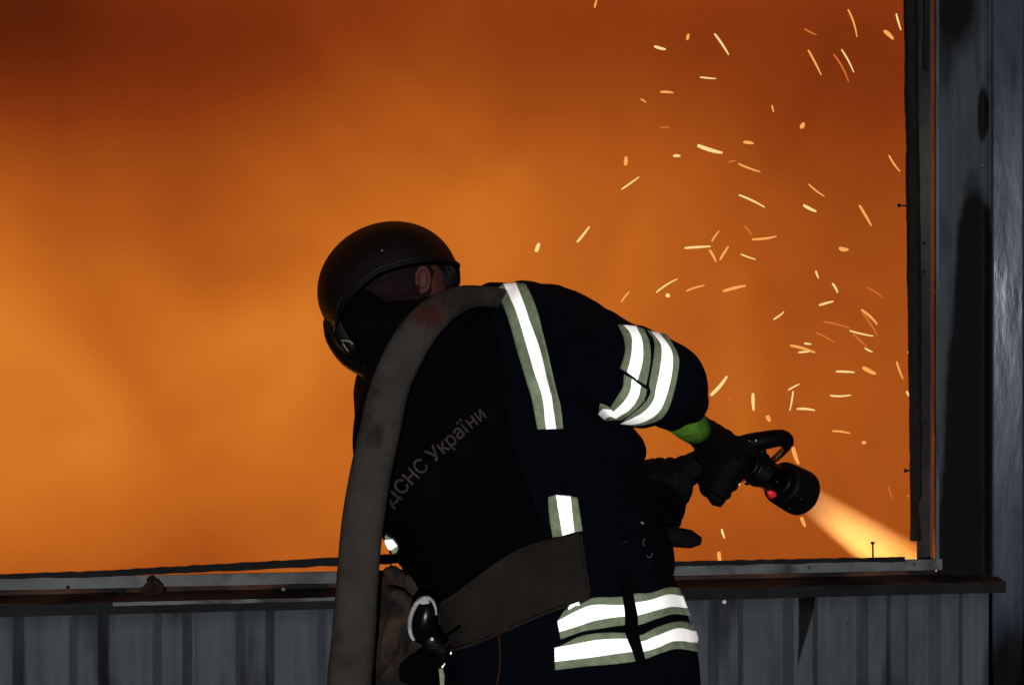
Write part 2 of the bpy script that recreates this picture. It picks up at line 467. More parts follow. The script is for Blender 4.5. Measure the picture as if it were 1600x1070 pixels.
# right jamb: inner flange, web lit by the fire, outer flange, smooth flashings
def vbar(name, pxl, pxr, n0, n1, z0, z1, m, jagl=0, jagr=0, seg=90, lean=0):
    u0, u1 = W(pxl, 535, n1)[0], W(pxr, 535, n1)[0]
    bm = bmesh.new(); rows = []
    for i in range(seg + 1):
        z = z0 + (z1 - z0) * i / seg; l = lean * (z - 1.0)
        a = jagl * (mnoise.noise(Vector((z * 14, 1, n0 * 50))) + .6 * mnoise.noise(Vector((z * 45, 4, 0)))); b = jagr * (mnoise.noise(Vector((z * 11, 8, n1 * 50))) + .5 * mnoise.noise(Vector((z * 50, 2, 0))))
        rows.append([bm.verts.new(p) for p in ((u0 + a + l, n0, z), (u0 + a + l, n1, z), (u1 + b + l, n1, z), (u1 + b + l, n0, z))])
    for a, b in zip(rows, rows[1:]):
        for i in range(4): bm.faces.new((a[i], a[(i + 1) % 4], b[(i + 1) % 4], b[i]))
    bm.faces.new(rows[0][::-1]); bm.faces.new(rows[-1])
    return wobj(name, bm, m)
M_jin = mat('scorched_inner_jamb', (.015, .0135, .0115), .7, spec=.05, var=.5, vscale=7, stretch=(1, 1, .4), bump=.4, bscale=40, dark=(.005, .0045, .004), dscale=4, damt=.48)
M_web = mat('fire_tinted_web', (.38, .15, .09), .6, metal=0, spec=.3, var=.4, vscale=4, stretch=(1, 1, .5), bump=.2, bscale=30)  # red-brown of the firelight put into the base colour
vbar('inner_jamb_flange', 1434, 1455, -.044, -.036, zS - .02, zT, M_jin, .0015, 0)
# web between inner and outer flange, faces the opening
ub = W(1462.5, 535, 0)[0]; ua = ub + .001
bm = bmesh.new(); rows = []
for i in range(61):
    z = zS - .02 + (zT - zS + .02) * i / 60
    rows.append([bm.verts.new(p) for p in ((ua, -.044, z), (ub, -.003, z), (ub + .004, -.003, z), (ua + .004, -.044, z))])
for a, b in zip(rows, rows[1:]):
    for i in range(4): bm.faces.new((a[i], a[(i + 1) % 4], b[(i + 1) % 4], b[i]))
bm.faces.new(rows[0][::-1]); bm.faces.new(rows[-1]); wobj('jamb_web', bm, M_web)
M_of = mat('sooty_zinc_jamb', (.028, .032, .035), .6, spec=.05, var=.4, vscale=5, stretch=(1, 1, .4), bump=.3, bscale=30, dark=(.012, .012, .013), dscale=4, damt=.45)
vbar('outer_jamb_flange', 1462.5, 1467.5, -.003, .004, z_ch1, zT, M_of, .0006, .0006)
# charred bent member hanging along the jamb on the fire side
bm = bmesh.new()
zs = np.linspace(zat(1436, 845, -.02), zT, 120); rows = []
for z in zs:
    t = (z - zs[0]) / (3.0 - zs[0])
    uc = W(1431 - 11 * min(1, (z - zs[0]) / 1.35), 535, -.02)[0]
    jl = .0028 * mnoise.noise(Vector((z * 9, 1, 0))) + .0018 * mnoise.noise(Vector((z * 40, 0, 0)))
    jr = .004 * mnoise.noise(Vector((z * 7, 11, 0))) + .0015 * mnoise.noise(Vector((z * 50, 9, 0)))
    wd = .0165 + (.012 if z > zS + .55 else .012 * max(0, (z - zs[0]) / .6)) * .5
    if z < zs[0] + .10: wd = .010 + .003 * math.sin(z * 300)
    rows.append([bm.verts.new(p) for p in ((uc - .010 + jl, -.030, z), (uc - .006 + jl, -.016, z), (uc + wd * .4, -.008 + jl, z), (uc + wd + jr, -.018, z), (uc + wd + jr, -.028, z))])
for a, b in zip(rows, rows[1:]):
    for i in range(5): bm.faces.new((a[i], a[(i + 1) % 5], b[(i + 1) % 5], b[i]))
bm.faces.new(rows[0][::-1]); bm.faces.new(rows[-1])
tag(wobj('charred_upright', bm, M_strip), 'charred bent upright hanging along the right jamb')
# second thin upright with the slit to the fire between them at the top
vbar('thin_upright', 1443.5, 1452, -.034, -.028, zat(1450, 110, -.03), zT, M_strip, .002, .001, 40)
# flashings right of the opening
uW = [W(p, 535, .0)[0] for p in (1466, 1478, 1545, 1588, 1660)]
M_flash = wall_sheet_mat('sooty_flat_flashing', (.0155, .019, .0235), dark_marks=[
    (W(1522, 0)[0], zat(1518, 480), .052, .33, .10), (W(1514, 0)[0], zat(1520, 700), .066, .42, .10), (W(1507, 0)[0], zat(1528, 840), .078, .25, .14),
    (W(1535, 0)[0], zat(1535, 178), .0125, .072, .18), (W(1490, 0)[0], zat(1490, 5), .07, .12, .35)], streak=.42, rough=.65, spec=.03)  # tall black patch built of three ovals, plus two smaller ones
M_blue = wall_sheet_mat('blue_grey_flashing', (.0115, .015, .0215), dark_marks=[(W(1575, 0)[0], zat(1570, 1120), .09, .26, .25)], streak=.36, spec=.0135, rough=.2)
M_blue.node_tree.nodes['Principled BSDF'].inputs['Specular Tint'].default_value = (.80, .9, 1.0, 1)
def panel(name, u0, u1, z0, z1, n_of_u, m, th=.0015, nu=10, nz=90):
    bm = bmesh.new(); g = {}
    for s in (0, 1):
        for i in range(nu + 1):
            for j in range(nz + 1):
                q = u0 + (u1 - u0) * i / nu; z = z0 + (z1 - z0) * j / nz
                g[s, i, j] = bm.verts.new((q, n_of_u(q, z) - s * th, z))
    for s in (0, 1):
        for i in range(nu):
            for j in range(nz): bm.faces.new((g[s, i, j], g[s, i + 1, j], g[s, i + 1, j + 1], g[s, i, j + 1]))
    for i in range(nu):
        for j in (0, nz): bm.faces.new((g[0, i, j], g[0, i + 1, j], g[1, i + 1, j], g[1, i, j]))
    for j in range(nz):
        for i in (0, nu): bm.faces.new((g[0, i, j], g[0, i, j + 1], g[1, i, j + 1], g[1, i, j]))
    return wobj(name, bm, m, True)
wob = lambda q, z, a=.0016, s=5: a * mnoise.noise(Vector((q * s, z * s * .6, 2)))
panel('corner_flashing', uW[0] + .001, uW[2], z_lip1 - .02, zT, lambda q, z: .0005 + wob(q, z) + .02 * max(0, (q - (uW[2] - .012)) / .012), M_flash, nu=24)
panel('side_flashing', uW[2] - .002, uW[3], 0.0, zT, lambda q, z: .024 + wob(q, z, .0012, 6) + .26 * (q - uW[2]) , M_blue, nu=16)
panel('side_flashing', uW[3] + .003, uW[4], 0.0, zT, lambda q, z: .004 + wob(q, z), M_flash, nu=14)
panel('side_flashing', uW[4] + .003, uW[4] + 1.4, 0.0, zT, lambda q, z: .010 + wob(q, z, .004, 3), M_blue, nu=24)
for k_ in (3, 4):                                   # returns that close the steps between the flashings
    n_hi = .026 + .26 * (uW[3] - uW[2]) if k_ == 3 else .014
    bm = bmesh.new(); box(bm, (uW[k_] + .0002, .0, .0), (uW[k_] + .0028, n_hi, zT)); wobj('flashing_return', bm, M_lip)
# wall above and left of the opening (outside the picture)
wobj('siding_sheet', sheet(-3.6, uR + .3, zT + .01, zT + .75, 0, .2), M_sheet)
wobj('siding_sheet', sheet(-3.6, uL - .01, zS - .06, zT, 0, .2), M_sheet)
bar('head_flange', uL, uR + .01, -.10, .004, zT - .004, zT + .012, M_rust, .002)

# screws and bolts
def screw(px, py, n, r, m, name='screw', label=None):
    u_, z_ = W(px, py, n); bm = bmesh.new()
    lathe(bm, [(0, r * 1.25), (.0015, r * 1.25), (.0016, r), (.005, r * .95), (.006, r * .6)], (u_, n - .001, z_), (u_, n + 1, z_), 8)
    o = wobj(name, bm, m); return o
for px, py, n, r, m in ((106, 917, .005, .0035, M_strip), (190, 926, .005, .004, M_strip), (443, 921, .005, .004, M_screw), (1264, 886, .005, .0042, M_screw), (1428, 881, .005, .0035, M_screw),
                        (1458, 876, .005, .0055, M_screw), (1325, 973, .001, .0045, M_screw), (1325, 1002, .001, .0025, M_screw), (1132, 940, .036, .004, M_screwb), (1536, 258, .006, .0065, M_screw),
                        (1444, 380, -.035, .0035, M_strip), (1443, 425, -.035, .0035, M_strip), (1446, 660, -.035, .0035, M_strip), (260, 973, .001, .005, M_screw),
                        (1592, 786, .03, .004, M_screw)):
    screw(px, py, n, r, m)
def bolt(p0, p1, r, head=2.2):
    bm = bmesh.new(); a, b = Vector(p0), Vector(p1); L_ = (b - a).length
    lathe(bm, [(0, r), (L_ - .006, r), (L_ - .0055, r * head), (L_, r * head * .95)], a, b, 8)
    return wobj('bolt', bm, M_strip)
q = W(1421, 322, -.02); bolt((q[0] + .01, -.02, q[1]), (W(1403, 321, -.02)[0], -.02, q[1] + .001), .0022)
q = W(1432, 735, -.02); bolt((q[0] + .01, -.02, q[1]), (W(1413, 735, -.02)[0], -.02, q[1]), .0022)
q = W(1363, 874, .007); bolt((q[0], .012, q[1] - .004), (q[0], .010, zat(1363, 846, .01)), .0025)
q = W(610, 884, .007); bolt((q[0], .012, q[1] - .045), (q[0] + .001, .010, zat(610, 860, .01)), .0022)
# pale drip line on the rib
bm = bmesh.new(); a = W(1157.5, 934, .004); b = W(1160, 985, .004)
box(bm, (a[0] - .0009, .0002, b[1]), (a[0] + .0009, .0055, a[1]))
wobj('pale_drip', bm, M_rim)

# ------------------------------------------------------------------ glowing smoke beyond the opening (the fire's own light)
def smoke():
    bm = bmesh.new(); box(bm, (-9, 4.95, .05), (9, 12.5, 7.5))
    m = bpy.data.materials.new('fire_glow_smoke'); m.use_nodes = True
    nt = m.node_tree; N = nt.nodes; L = nt.links; N.clear()
    out = N.new('ShaderNodeOutputMaterial')
    geo = N.new('ShaderNodeNewGeometry')
    nz = N.new('ShaderNodeTexNoise'); nz.inputs['Scale'].default_value = .85; nz.inputs['Detail'].default_value = 5; nz.inputs['Roughness'].default_value = .5
    nz.inputs['Distortion'].default_value = .6
    L.new(geo.outputs['Position'], nz.inputs[0])
    tab = {0: (58, 105, 123, 145, 148, 137, 119, 125), 130: (125, 119, 129, 132, 146, 148, 139, 140), 270: (183, 188, 166, 186, 175, 158, 147, 146),
           400: (181, 187, 182, 210, 210, 179, 170, 161), 535: (208, 211, 191, 204, 198, 182, 171, 167), 670: (216, 212, 201, 204, 190, 180, 172, 171),
           800: (215, 198, 190, 195, 186, 175, 152, 168), 880: (186, 176, 178, 188, 180, 165, 150, 160)}
    Y0 = 5.9
    smp = []
    for py, row in tab.items():
        for px, r in zip(range(0, 1600, 200), row):
            p = U(px, py, Y0); smp.append((p.x, p.z, ((r / 255 + .055) / 1.055) ** 2.4))
    smp = np.array(smp)
    cen = [(U(px, py, Y0).x, U(px, py, Y0).z) for px in (-50, 320, 640, 1000, 1400) for py in (20, 330, 620, 880)]
    sg = .55
    def basis(x, z): return [np.ones_like(x), z - 1.5] + [np.exp(-((x - a) ** 2 + (z - b) ** 2) / sg ** 2) for a, b in cen]
    B = np.stack(basis(smp[:, 0], smp[:, 1]), 1)
    lam = .002; wgt = np.linalg.solve(B.T @ B + lam * np.eye(B.shape[1]), B.T @ smp[:, 2])
    def math_(op, a, b=None, c=None):
        n = N.new('ShaderNodeMath'); n.operation = op
        for i, v in enumerate((a, b, c)):
            if v is None: continue
            if hasattr(v, 'links'): L.new(v, n.inputs[i])
            else: n.inputs[i].default_value = v
        return n.outputs[0]
    sp = N.new('ShaderNodeSeparateXYZ'); L.new(geo.outputs['Position'], sp.inputs[0])
    # project onto the reference depth the way the plume leans away: constant along y
    px_, pz_ = sp.outputs['X'], sp.outputs['Z']
    acc = math_('MULTIPLY_ADD', math_('SUBTRACT', pz_, 1.5), float(wgt[1]), float(wgt[0]))
    for (a, b), wv in zip(cen, wgt[2:]):
        dx = math_('SUBTRACT', px_, a); dz = math_('SUBTRACT', pz_, b)
        d2 = math_('MULTIPLY_ADD', dx, dx, math_('MULTIPLY', dz, dz))
        e = math_('POWER', math.e, math_('MULTIPLY', d2, -1 / sg ** 2))
        acc = math_('MULTIPLY_ADD', e, float(wv), acc)
    acc = math_('MINIMUM', math_('MAXIMUM', acc, .08), .72)
    var = N.new('ShaderNodeMapRange'); var.inputs[1].default_value = .3; var.inputs[2].default_value = .7; var.inputs[3].default_value = .80; var.inputs[4].default_value = 1.20
    L.new(nz.outputs[0], var.inputs[0])
    acc = math_('MULTIPLY', acc, var.outputs[0])
    nz2 = N.new('ShaderNodeTexNoise'); nz2.inputs['Scale'].default_value = 2.1; nz2.inputs['Detail'].default_value = 5; nz2.inputs['Distortion'].default_value = 1.0
    mp2 = N.new('ShaderNodeMapping'); mp2.inputs['Scale'].default_value = (1, .35, .75); L.new(geo.outputs['Position'], mp2.inputs[0]); L.new(mp2.outputs[0], nz2.inputs[0])
    v2 = N.new('ShaderNodeMapRange'); v2.inputs[1].default_value = .3; v2.inputs[2].default_value = .7; v2.inputs[3].default_value = .80; v2.inputs[4].default_value = 1.20
    L.new(nz2.outputs[0], v2.inputs[0]); acc = math_('MULTIPLY', acc, v2.outputs[0])
    ramp = N.new('ShaderNodeValToRGB'); L.new(acc, ramp.inputs[0])
    el = ramp.color_ramp.elements
    pts = [(.084, (.084, .0116, .0024)), (.216, (.216, .030, .0044)), (.36, (.36, .072, .0082)), (.434, (.434, .092, .0097)), (.624, (.624, .165, .017)), (.8, (.80, .26, .03))]
    while len(el) < len(pts): el.new(.5)
    for e, (p, c) in zip(el, pts): e.position = p; e.color = (*c, 1)
    # density ramps up behind the opening
    mr = N.new('ShaderNodeMapRange'); mr.inputs[1].default_value = 4.95; mr.inputs[2].default_value = 6.2; mr.inputs[3].default_value = .0; mr.inputs[4].default_value = 2.6
    L.new(sp.outputs['Y'], mr.inputs[0])
    em = N.new('ShaderNodeEmission'); L.new(ramp.outputs[0], em.inputs[0]); L.new(mr.outputs[0], em.inputs[1])
    ab = N.new('ShaderNodeVolumeAbsorption'); ab.inputs[0].default_value = (0, 0, 0, 1); L.new(mr.outputs[0], ab.inputs[1])
    ad = N.new('ShaderNodeAddShader'); L.new(em.outputs[0], ad.inputs[0]); L.new(ab.outputs[0], ad.inputs[1])
    L.new(ad.outputs[0], out.inputs['Volume'])
    o = obj('smoke', bm, m)
    tag(o, 'orange fire-lit smoke filling the burning space behind the opening', 'smoke', kind='stuff')
smoke()

# unseen fire added below the sill line to light the jet
def added_flames():
    m = bpy.data.materials.new('added_flame'); m.use_nodes = True; nt = m.node_tree; nt.nodes.clear()
    e = nt.nodes.new('ShaderNodeEmission'); e.inputs[0].default_value = (1, .43, .10, 1); e.inputs[1].default_value = 44
    o = nt.nodes.new('ShaderNodeOutputMaterial'); nt.links.new(e.outputs[0], o.inputs[0])
    rnd = random.Random(4)
    for k, (x, y, lab) in enumerate(((.15, 4.95, 'unseen low fire added for its light under the nozzle end of the opening, behind the sill'), (1.15, 5.05, 'unseen low fire added for its light behind the sill beside the right jamb'), (-1.3, 5.0, 'unseen low fire added for its light behind the left half of the sill'))):
        bm = bmesh.new()
        for i in range(9):
            fx, fy = x + rnd.uniform(-.45, .45), y + rnd.uniform(-.12, .12); h = rnd.uniform(.35, .66); w0 = rnd.uniform(.07, .12); ph = rnd.uniform(0, 6)
            pts = [(fx + .04 * math.sin(ph + t * 4), fy + .03 * math.cos(ph + t * 5), .0 + h * t) for t in np.linspace(0, 1, 9)]
            tube(bm, pts, [max(.004, w0 * (1 - t) ** .8 * (.75 + .5 * math.sin(t * 3.1))) for t in np.linspace(0, 1, 9)], 8)
        o = obj('added_flames', bm, m, None, True); tag(o, lab, 'fire', 'unseen fire added behind the sill for its light')
added_flames()

# ------------------------------------------------------------------ firefighter
person = thing('person', 'firefighter in dark striped turnout gear and helmet leaning into the opening with a hose', 'person')

def torso(bm, k=1.0, dk=1.0, rows=None):
    rows = rows or [(1110, 892, 196, 3.42, .170), (1060, 893, 199, 3.42, .178), (1000, 886, 200, 3.42, .180), (950, 872, 196, 3.43, .176), (900, 853, 200, 3.44, .172), (850, 828, 205, 3.46, .170),
            (800, 800, 212, 3.48, .172), (740, 776, 216, 3.50, .175), (670, 764, 214, 3.52, .178), (610, 766, 204, 3.54, .175), (560, 778, 188, 3.56, .165),
            (510, 800, 150, 3.58, .14), (475, 812, 105, 3.59, .11), (455, 812, 62, 3.59, .07)]
    P = cr(rows, 40)
    cs, A, B = [], [], []
    for py, cx, hw, Y, dd in P:
        cs.append(U(cx, py, Y)); A.append(Vector((hw / F * Y * k, 0, 0))); B.append(Vector((0, dd * dk, 0)))
    rings(bm, cs, A, B, 40, ex=2.25)

# body: one continuous figure, slightly inside the clothes
bm = bmesh.new()
torso(bm, .86, .86)
chain(bm, [PX(655, 620, 3.56, 62), PX(640, 540, 3.52, 52), PX(632, 490, 3.50, 50)])                       # neck
head_c = U(622, 452, 3.50)
hm = Matrix.Rotation(R(-22), 3, 'Y')
ball(bm, head_c, (.098, .078, .108), hm)                                                                  # skull
fx = Vector((math.cos(R(18)), .34, math.sin(R(18)))).normalized()                                         # gaze: right, up, away
ball(bm, head_c + fx * .070 + Vector((.006, 0, -.045)), (.045, .05, .055), hm)                            # jaw
chain(bm, [tuple(head_c + fx * .100 + Vector((0, 0, .012))) + (.009,), tuple(head_c + fx * .122 + Vector((0, 0, -.018))) + (.012,)])   # nose
ball(bm, head_c + fx * .108 + Vector((.0, .0, -.052)), (.012, .02, .008), hm)                             # lips
for s in (-1, 1):
    side = Vector((0, 0, 1)).cross(fx).normalized()
    ball(bm, head_c + fx * .088 + side * s * .032 + Vector((0, 0, .008)), (.012, .012, .009), hm)          # eyes
# limbs
chain(bm, [PX(850, 535, 3.50, 60), PX(960, 585, 3.38, 58), PX(1030, 598, 3.32, 52), PX(1066, 645, 3.45, 17), PX(1108, 684, 3.60, 15), PX(1135, 706, 3.68, 17)])
chain(bm, [PX(640, 600, 3.62, 55), PX(680, 700, 3.74, 52), PX(800, 770, 3.82, 42), PX(960, 775, 3.84, 32), PX(1030, 770, 3.84, 26)])
for s, hx, kx, ax in ((-1, -.115, -.16, -.22), (1, .115, .15, .14)):
    cx = U(893, 1100, 3.42).x
    chain(bm, [(cx + hx, 3.42, .92, .105), (cx + kx, 3.44, .50, .068), (cx + ax, 3.38, .10, .045), (cx + ax + .005, 3.44, .055, .042), (cx + ax + .02, 3.56, .045, .035)])
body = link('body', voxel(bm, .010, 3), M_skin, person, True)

# ear seen under the helmet edge
bm = bmesh.new(); ec = U(661, 437, 3.415)
ring = [ec + Vector((.0125 * math.cos(t), -.004 - .004 * math.sin(t * 1.0), .024 * math.sin(t))) for t in np.linspace(-1.9, 3.6, 18)]
tube(bm, ring, [.0045] * 18, 8); ball(bm, ec + Vector((0, .006, 0)), (.013, .008, .022))
ball(bm, ec + Vector((-.002, 0, -.022)), (.007, .006, .008))
link('ear', voxel(bm, .002, 2), M_skin, person, True)
# cropped hair behind the ear
bm = bmesh.new(); ball(bm, head_c + Vector((-.008, -.004, .004)), (.0985, .0835, .103), hm)
link('hair', voxel(bm, .005, 1, folds(.002, 120)), M_hair, person, True)

# jacket
bm = bmesh.new()
torso(bm)
sleeveR = [PX(800, 520, 3.55, 74), PX(850, 527, 3.50, 84), PX(915, 562, 3.42, 84), PX(975, 584, 3.34, 79), PX(1020, 594, 3.31, 75), PX(1052, 603, 3.34, 56), PX(1072, 628, 3.42, 34)]
chain(bm, sleeveR, 24)
chain(bm, [PX(1040, 640, 3.40, 30), PX(1066, 652, 3.50, 26)], 20)
# deep fold hanging under the sleeve, and the left sleeve in front of the chest
chain(bm, [PX(900, 650, 3.40, 52), PX(950, 690, 3.42, 44), PX(972, 706, 3.46, 38)])
chain(bm, [PX(618, 610, 3.56, 66), PX(640, 690, 3.66, 68), PX(760, 760, 3.78, 62), PX(900, 790, 3.80, 60), PX(990, 780, 3.80, 56), PX(1018, 770, 3.80, 54)], 24)
chain(bm, [PX(1010, 800, 3.70, 46), PX(1024, 790, 3.76, 48)], 24)
# collar
chain(bm, [PX(720, 600, 3.52, 95), PX(670, 560, 3.50, 92), PX(645, 545, 3.49, 84)], 24)
for pts in ([(770, 470, 3.55, 34), (830, 466, 3.53, 26), (880, 486, 3.48, 28), (930, 512, 3.42, 30), (975, 528, 3.37, 24), (1010, 540, 3.34, 26)],):
    chain(bm, [PX(*p) for p in pts])
me = voxel(bm, .0075, 4, folds(.0065, 9, 1.3))
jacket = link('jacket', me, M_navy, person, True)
dg = bpy.context.evaluated_depsgraph_get()
def bvh_of(*objs):
    vs, fs = [], []
    for o in objs:
        k = len(vs); vs += [o.matrix_world @ v.co for v in o.data.vertices]; fs += [tuple(k + i for i in p.vertices) for p in o.data.polygons]
    return BVHTree.FromPolygons(vs, fs)
BJ = bvh_of(jacket)
CAMP = Vector((0, 0, CAMZ))
def hit(px, py, bvh, off, Yg=3.4):
    d = (U(px, py, 1) - CAMP).normalized()
    p, n, i, t = bvh.ray_cast(CAMP, d)
    if p is None or abs(p.y - Yg) > .42:
        g = U(px, py, Yg); p, n, i, t = bvh.find_nearest(g)
        return p + (n if n.dot(g - p) > 0 else n) * off
    if n.dot(d) > 0: n = -n
    return p - d * off * .6 + n * off * .4
def patch(name, rows, m, parent, bvh, off, th, n_len, n_wid, mats_of=None, Yg=3.4, curve=cr, smooth=True, relax=0):
    """cloth piece laid on a surface: rows = edge polylines (pixels) running along its length, thickness th"""
    E = [curve(r, n_len) for r in rows]; k = len(E) - 1
    cols = []; mi = []
    for s in range(k):
        for j in range(n_wid):
            cols.append(E[s] * (1 - j / n_wid) + E[s + 1] * (j / n_wid)); mi.append(s)
    cols.append(E[-1])
    G = [[hit(c[i][0], c[i][1], bvh, off, Yg) for i in range(n_len)] for c in cols]
    for _ in range(relax):
        H = [r[:] for r in G]
        for a in range(len(G)):
            for i in range(n_len):
                nb = [G[x][y] for x, y in ((a - 1, i), (a + 1, i), (a, i - 1), (a, i + 1)) if 0 <= x < len(G) and 0 <= y < n_len]
                av = sum(nb, Vector()) / len(nb)
                H[a][i] = Vector((G[a][i].x, G[a][i].y * .4 + av.y * .6, G[a][i].z)) if len(nb) == 4 else G[a][i]
        G = H
    bm = bmesh.new(); nc = len(G)
    top = [[bm.verts.new(p) for p in r] for r in G]
    dirs = [[(p - CAMP).normalized() for p in r] for r in G]
    bot = [[bm.verts.new(p + dirs[a][b] * th) for b, p in enumerate(r)] for a, r in enumerate(G)]
    for a in range(nc - 1):
        for i in range(n_len - 1):
            f = bm.faces.new((top[a][i], top[a][i + 1], top[a + 1][i + 1], top[a + 1][i])); f.material_index = mats_of[mi[a]] if mats_of else 0
            f = bm.faces.new((bot[a][i], bot[a + 1][i], bot[a + 1][i + 1], bot[a][i + 1])); f.material_index = mats_of[mi[a]] if mats_of else 0
    for i in range(n_len - 1):
        for a in (0, nc - 1):
            f = bm.faces.new((top[a][i], bot[a][i], bot[a][i + 1], top[a][i + 1])); f.material_index = mats_of[mi[min(a, nc - 2)]] if mats_of else 0
    for a in range(nc - 1):
        for i in (0, n_len - 1):
            f = bm.faces.new((top[a][i], top[a + 1][i], bot[a + 1][i], bot[a][i])); f.material_index = mats_of[mi[a]] if mats_of else 0
    return obj(name, bm, m, parent, smooth)
TAPE = [M_lime, M_white]; TM = (0, 1, 0)
def z4(p): return [(740 + x / 3.567, 420 + y / 3.567) for x, y in p]
def z6(p): return [(780 + x / 3.2425, 740 + y / 3.2425) for x, y in p]
# back stripe over the right shoulder blade
patch('reflective_stripe', [z4([(125, 118), (200, 290), (262, 520), (320, 720), (355, 896)]), z4([(166, 90), (225, 200), (290, 400), (350, 600), (385, 740), (402, 895)]),
                            z4([(237, 82), (300, 250), (370, 430), (410, 590), (440, 720), (465, 890)]), z4([(290, 92), (350, 215), (402, 400), (450, 600), (488, 760), (503, 886)])],
      TAPE, jacket, BJ, .007, .003, 40, 3, TM, relax=2)
# lower piece of the same stripe
patch('reflective_stripe', [z6([(247, 118), (255, 220), (272, 322)]), z6([(288, 108), (300, 210), (318, 316)]), z6([(360, 114), (370, 200), (381, 297)]), z6([(396, 122), (408, 205), (421, 290)])],
      TAPE, jacket, BJ, .006, .003, 14, 3, TM, relax=6)
# inner sleeve band: upper and lower lap with a fold between
patch('sleeve_band', [z4([(803, 314), (838, 390), (845, 470), (818, 556)]), z4([(836, 316), (878, 372), (882, 460), (858, 578)]),
                      z4([(906, 324), (940, 405), (942, 520), (916, 622)]), z4([(950, 340), (982, 420), (986, 520), (962, 648)])], TAPE, jacket, BJ, .005, .003, 22, 3, TM, Yg=3.3, relax=3)
patch('sleeve_band', [z4([(842, 588), (835, 655), (800, 715), (768, 762)]), z4([(882, 612), (872, 680), (835, 740), (775, 795)]),
                      z4([(938, 650), (922, 715), (870, 780), (795, 826)]), z4([(966, 672), (950, 735), (895, 790), (830, 832)])], TAPE, jacket, BJ, .009, .003, 20, 3, TM, Yg=3.3, relax=3)
patch('sleeve_band', [z4([(712, 742), (738, 752), (770, 768)]), z4([(700, 800), (728, 772), (772, 778)]), z4([(735, 832), (765, 812), (800, 826)]), z4([(752, 840), (785, 832), (832, 832)])],
      TAPE, jacket, BJ, .011, .003, 10, 3, TM, Yg=3.3, curve=lin)
patch('sleeve_band', [z4([(962, 345), (1004, 400), (1004, 490), (978, 640), (985, 690), (940, 760), (862, 822)]), z4([(985, 350), (1044, 430), (1040, 550), (1012, 680), (1000, 730), (940, 800), (815, 860)]),
                      z4([(1035, 362), (1105, 468), (1100, 600), (1062, 735), (1020, 805), (940, 852), (870, 864)]), z4([(1075, 368), (1140, 490), (1133, 610), (1092, 760), (1048, 828), (980, 858), (900, 872)])],
      TAPE, jacket, BJ, .005, .003, 44, 3, TM, Yg=3.3, relax=3)
# bands round the jacket hem, crossed by a hanging strap
patch('hem_band', [z6([(330, 690), (430, 650), (480, 628), (620, 622), (690, 606), (760, 604), (850, 575), (905, 578)]), z6([(293, 745), (400, 690), (480, 664), (620, 664), (690, 652), (760, 640), (850, 612), (922, 620)]),
                   z6([(303, 801), (400, 772), (500, 740), (635, 722), (700, 718), (800, 690), (870, 674), (945, 682)]), z6([(310, 838), (420, 800), (520, 782), (640, 766), (710, 765), (800, 733), (880, 712), (962, 722)])],
      TAPE, jacket, BJ, .008, .003, 60, 3, TM, relax=2)
patch('hem_band', [z6([(318, 866), (400, 826), (500, 806), (640, 806), (710, 818), (800, 775), (900, 748), (978, 760)]), z6([(278, 880), (390, 860), (500, 840), (645, 835), (715, 850), (800, 818), (900, 783), (985, 800)]),
                   z6([(280, 950), (450, 930), (560, 915), (660, 902), (730, 900), (800, 880), (885, 848), (996, 858)]), z6([(282, 992), (450, 972), (580, 962), (680, 950), (740, 936), (820, 905), (900, 886), (1004, 902)])],
      TAPE, jacket, BJ, .008, .003, 60, 3, TM, relax=2)
patch('hem_band', [z6([(342, 672), (372, 655), (400, 640)]), z6([(350, 690), (385, 668), (410, 668)]), z6([(356, 700), (390, 690), (412, 684)])], [M_white, M_lime], jacket, BJ, .010, .002, 6, 2, (0, 1), curve=lin)
# pale ends of the chest band seen at the left side
z3 = lambda p: [(480 + x / 4.28, 820 + y / 4.28) for x, y in p]
def plate(name, quad, Y0, th, m, parent, mats_of=None):
    bm = bmesh.new()
    a = [bm.verts.new(U(x, y, Y0)) for x, y in quad]; b = [bm.verts.new(U(x, y, Y0) + Vector((0, th, 0))) for x, y in quad]
    bm.faces.new(a); bm.faces.new(b[::-1]); n = len(a)
    for i in range(n): bm.faces.new((a[i], b[i], b[(i + 1) % n], a[(i + 1) % n]))
    return obj(name, bm, m, parent)
plate('side_band_end', z3([(510, 100), (570, 96), (603, 140), (560, 168), (540, 160)]), 3.36, .05, M_white, jacket)
plate('side_band_border', z3([(485, 62), (512, 60), (570, 95), (512, 102)]), 3.358, .05, M_lime, jacket)
plate('side_band_border', z3([(560, 169), (604, 141), (608, 160), (592, 190), (565, 182)]), 3.358, .05, M_lime, jacket)
plate('side_band_end', z3([(910, 855), (965, 848), (965, 862), (912, 866)]), 3.27, .02, M_white, jacket)
plate('side_band_end', z3([(900, 900), (950, 880), (922, 925), (905, 955), (895, 940)]), 3.27, .02, M_white, jacket)
plate('side_band_border', z3([(880, 960), (905, 956), (918, 1010), (915, 1070), (890, 1070)]), 3.27, .02, M_lime, jacket)

# vest with print, worn over the jacket
vest = patch('vest', [[(662, 545), (615, 600), (575, 660), (556, 720), (572, 780), (600, 830), (640, 900), (672, 950)],
                      [(690, 530), (660, 600), (640, 660), (632, 720), (640, 780), (665, 840), (690, 890), (715, 935)],
                      [(735, 500), (735, 570), (730, 640), (735, 700), (745, 760), (755, 810), (765, 850), (775, 900)],
                      [(765, 478), (785, 560), (792, 640), (800, 690), (815, 740), (835, 790), (848, 820), (858, 858)]],
             M_vest, person, BJ, .020, .02, 44, 8, Yg=3.42, relax=3)
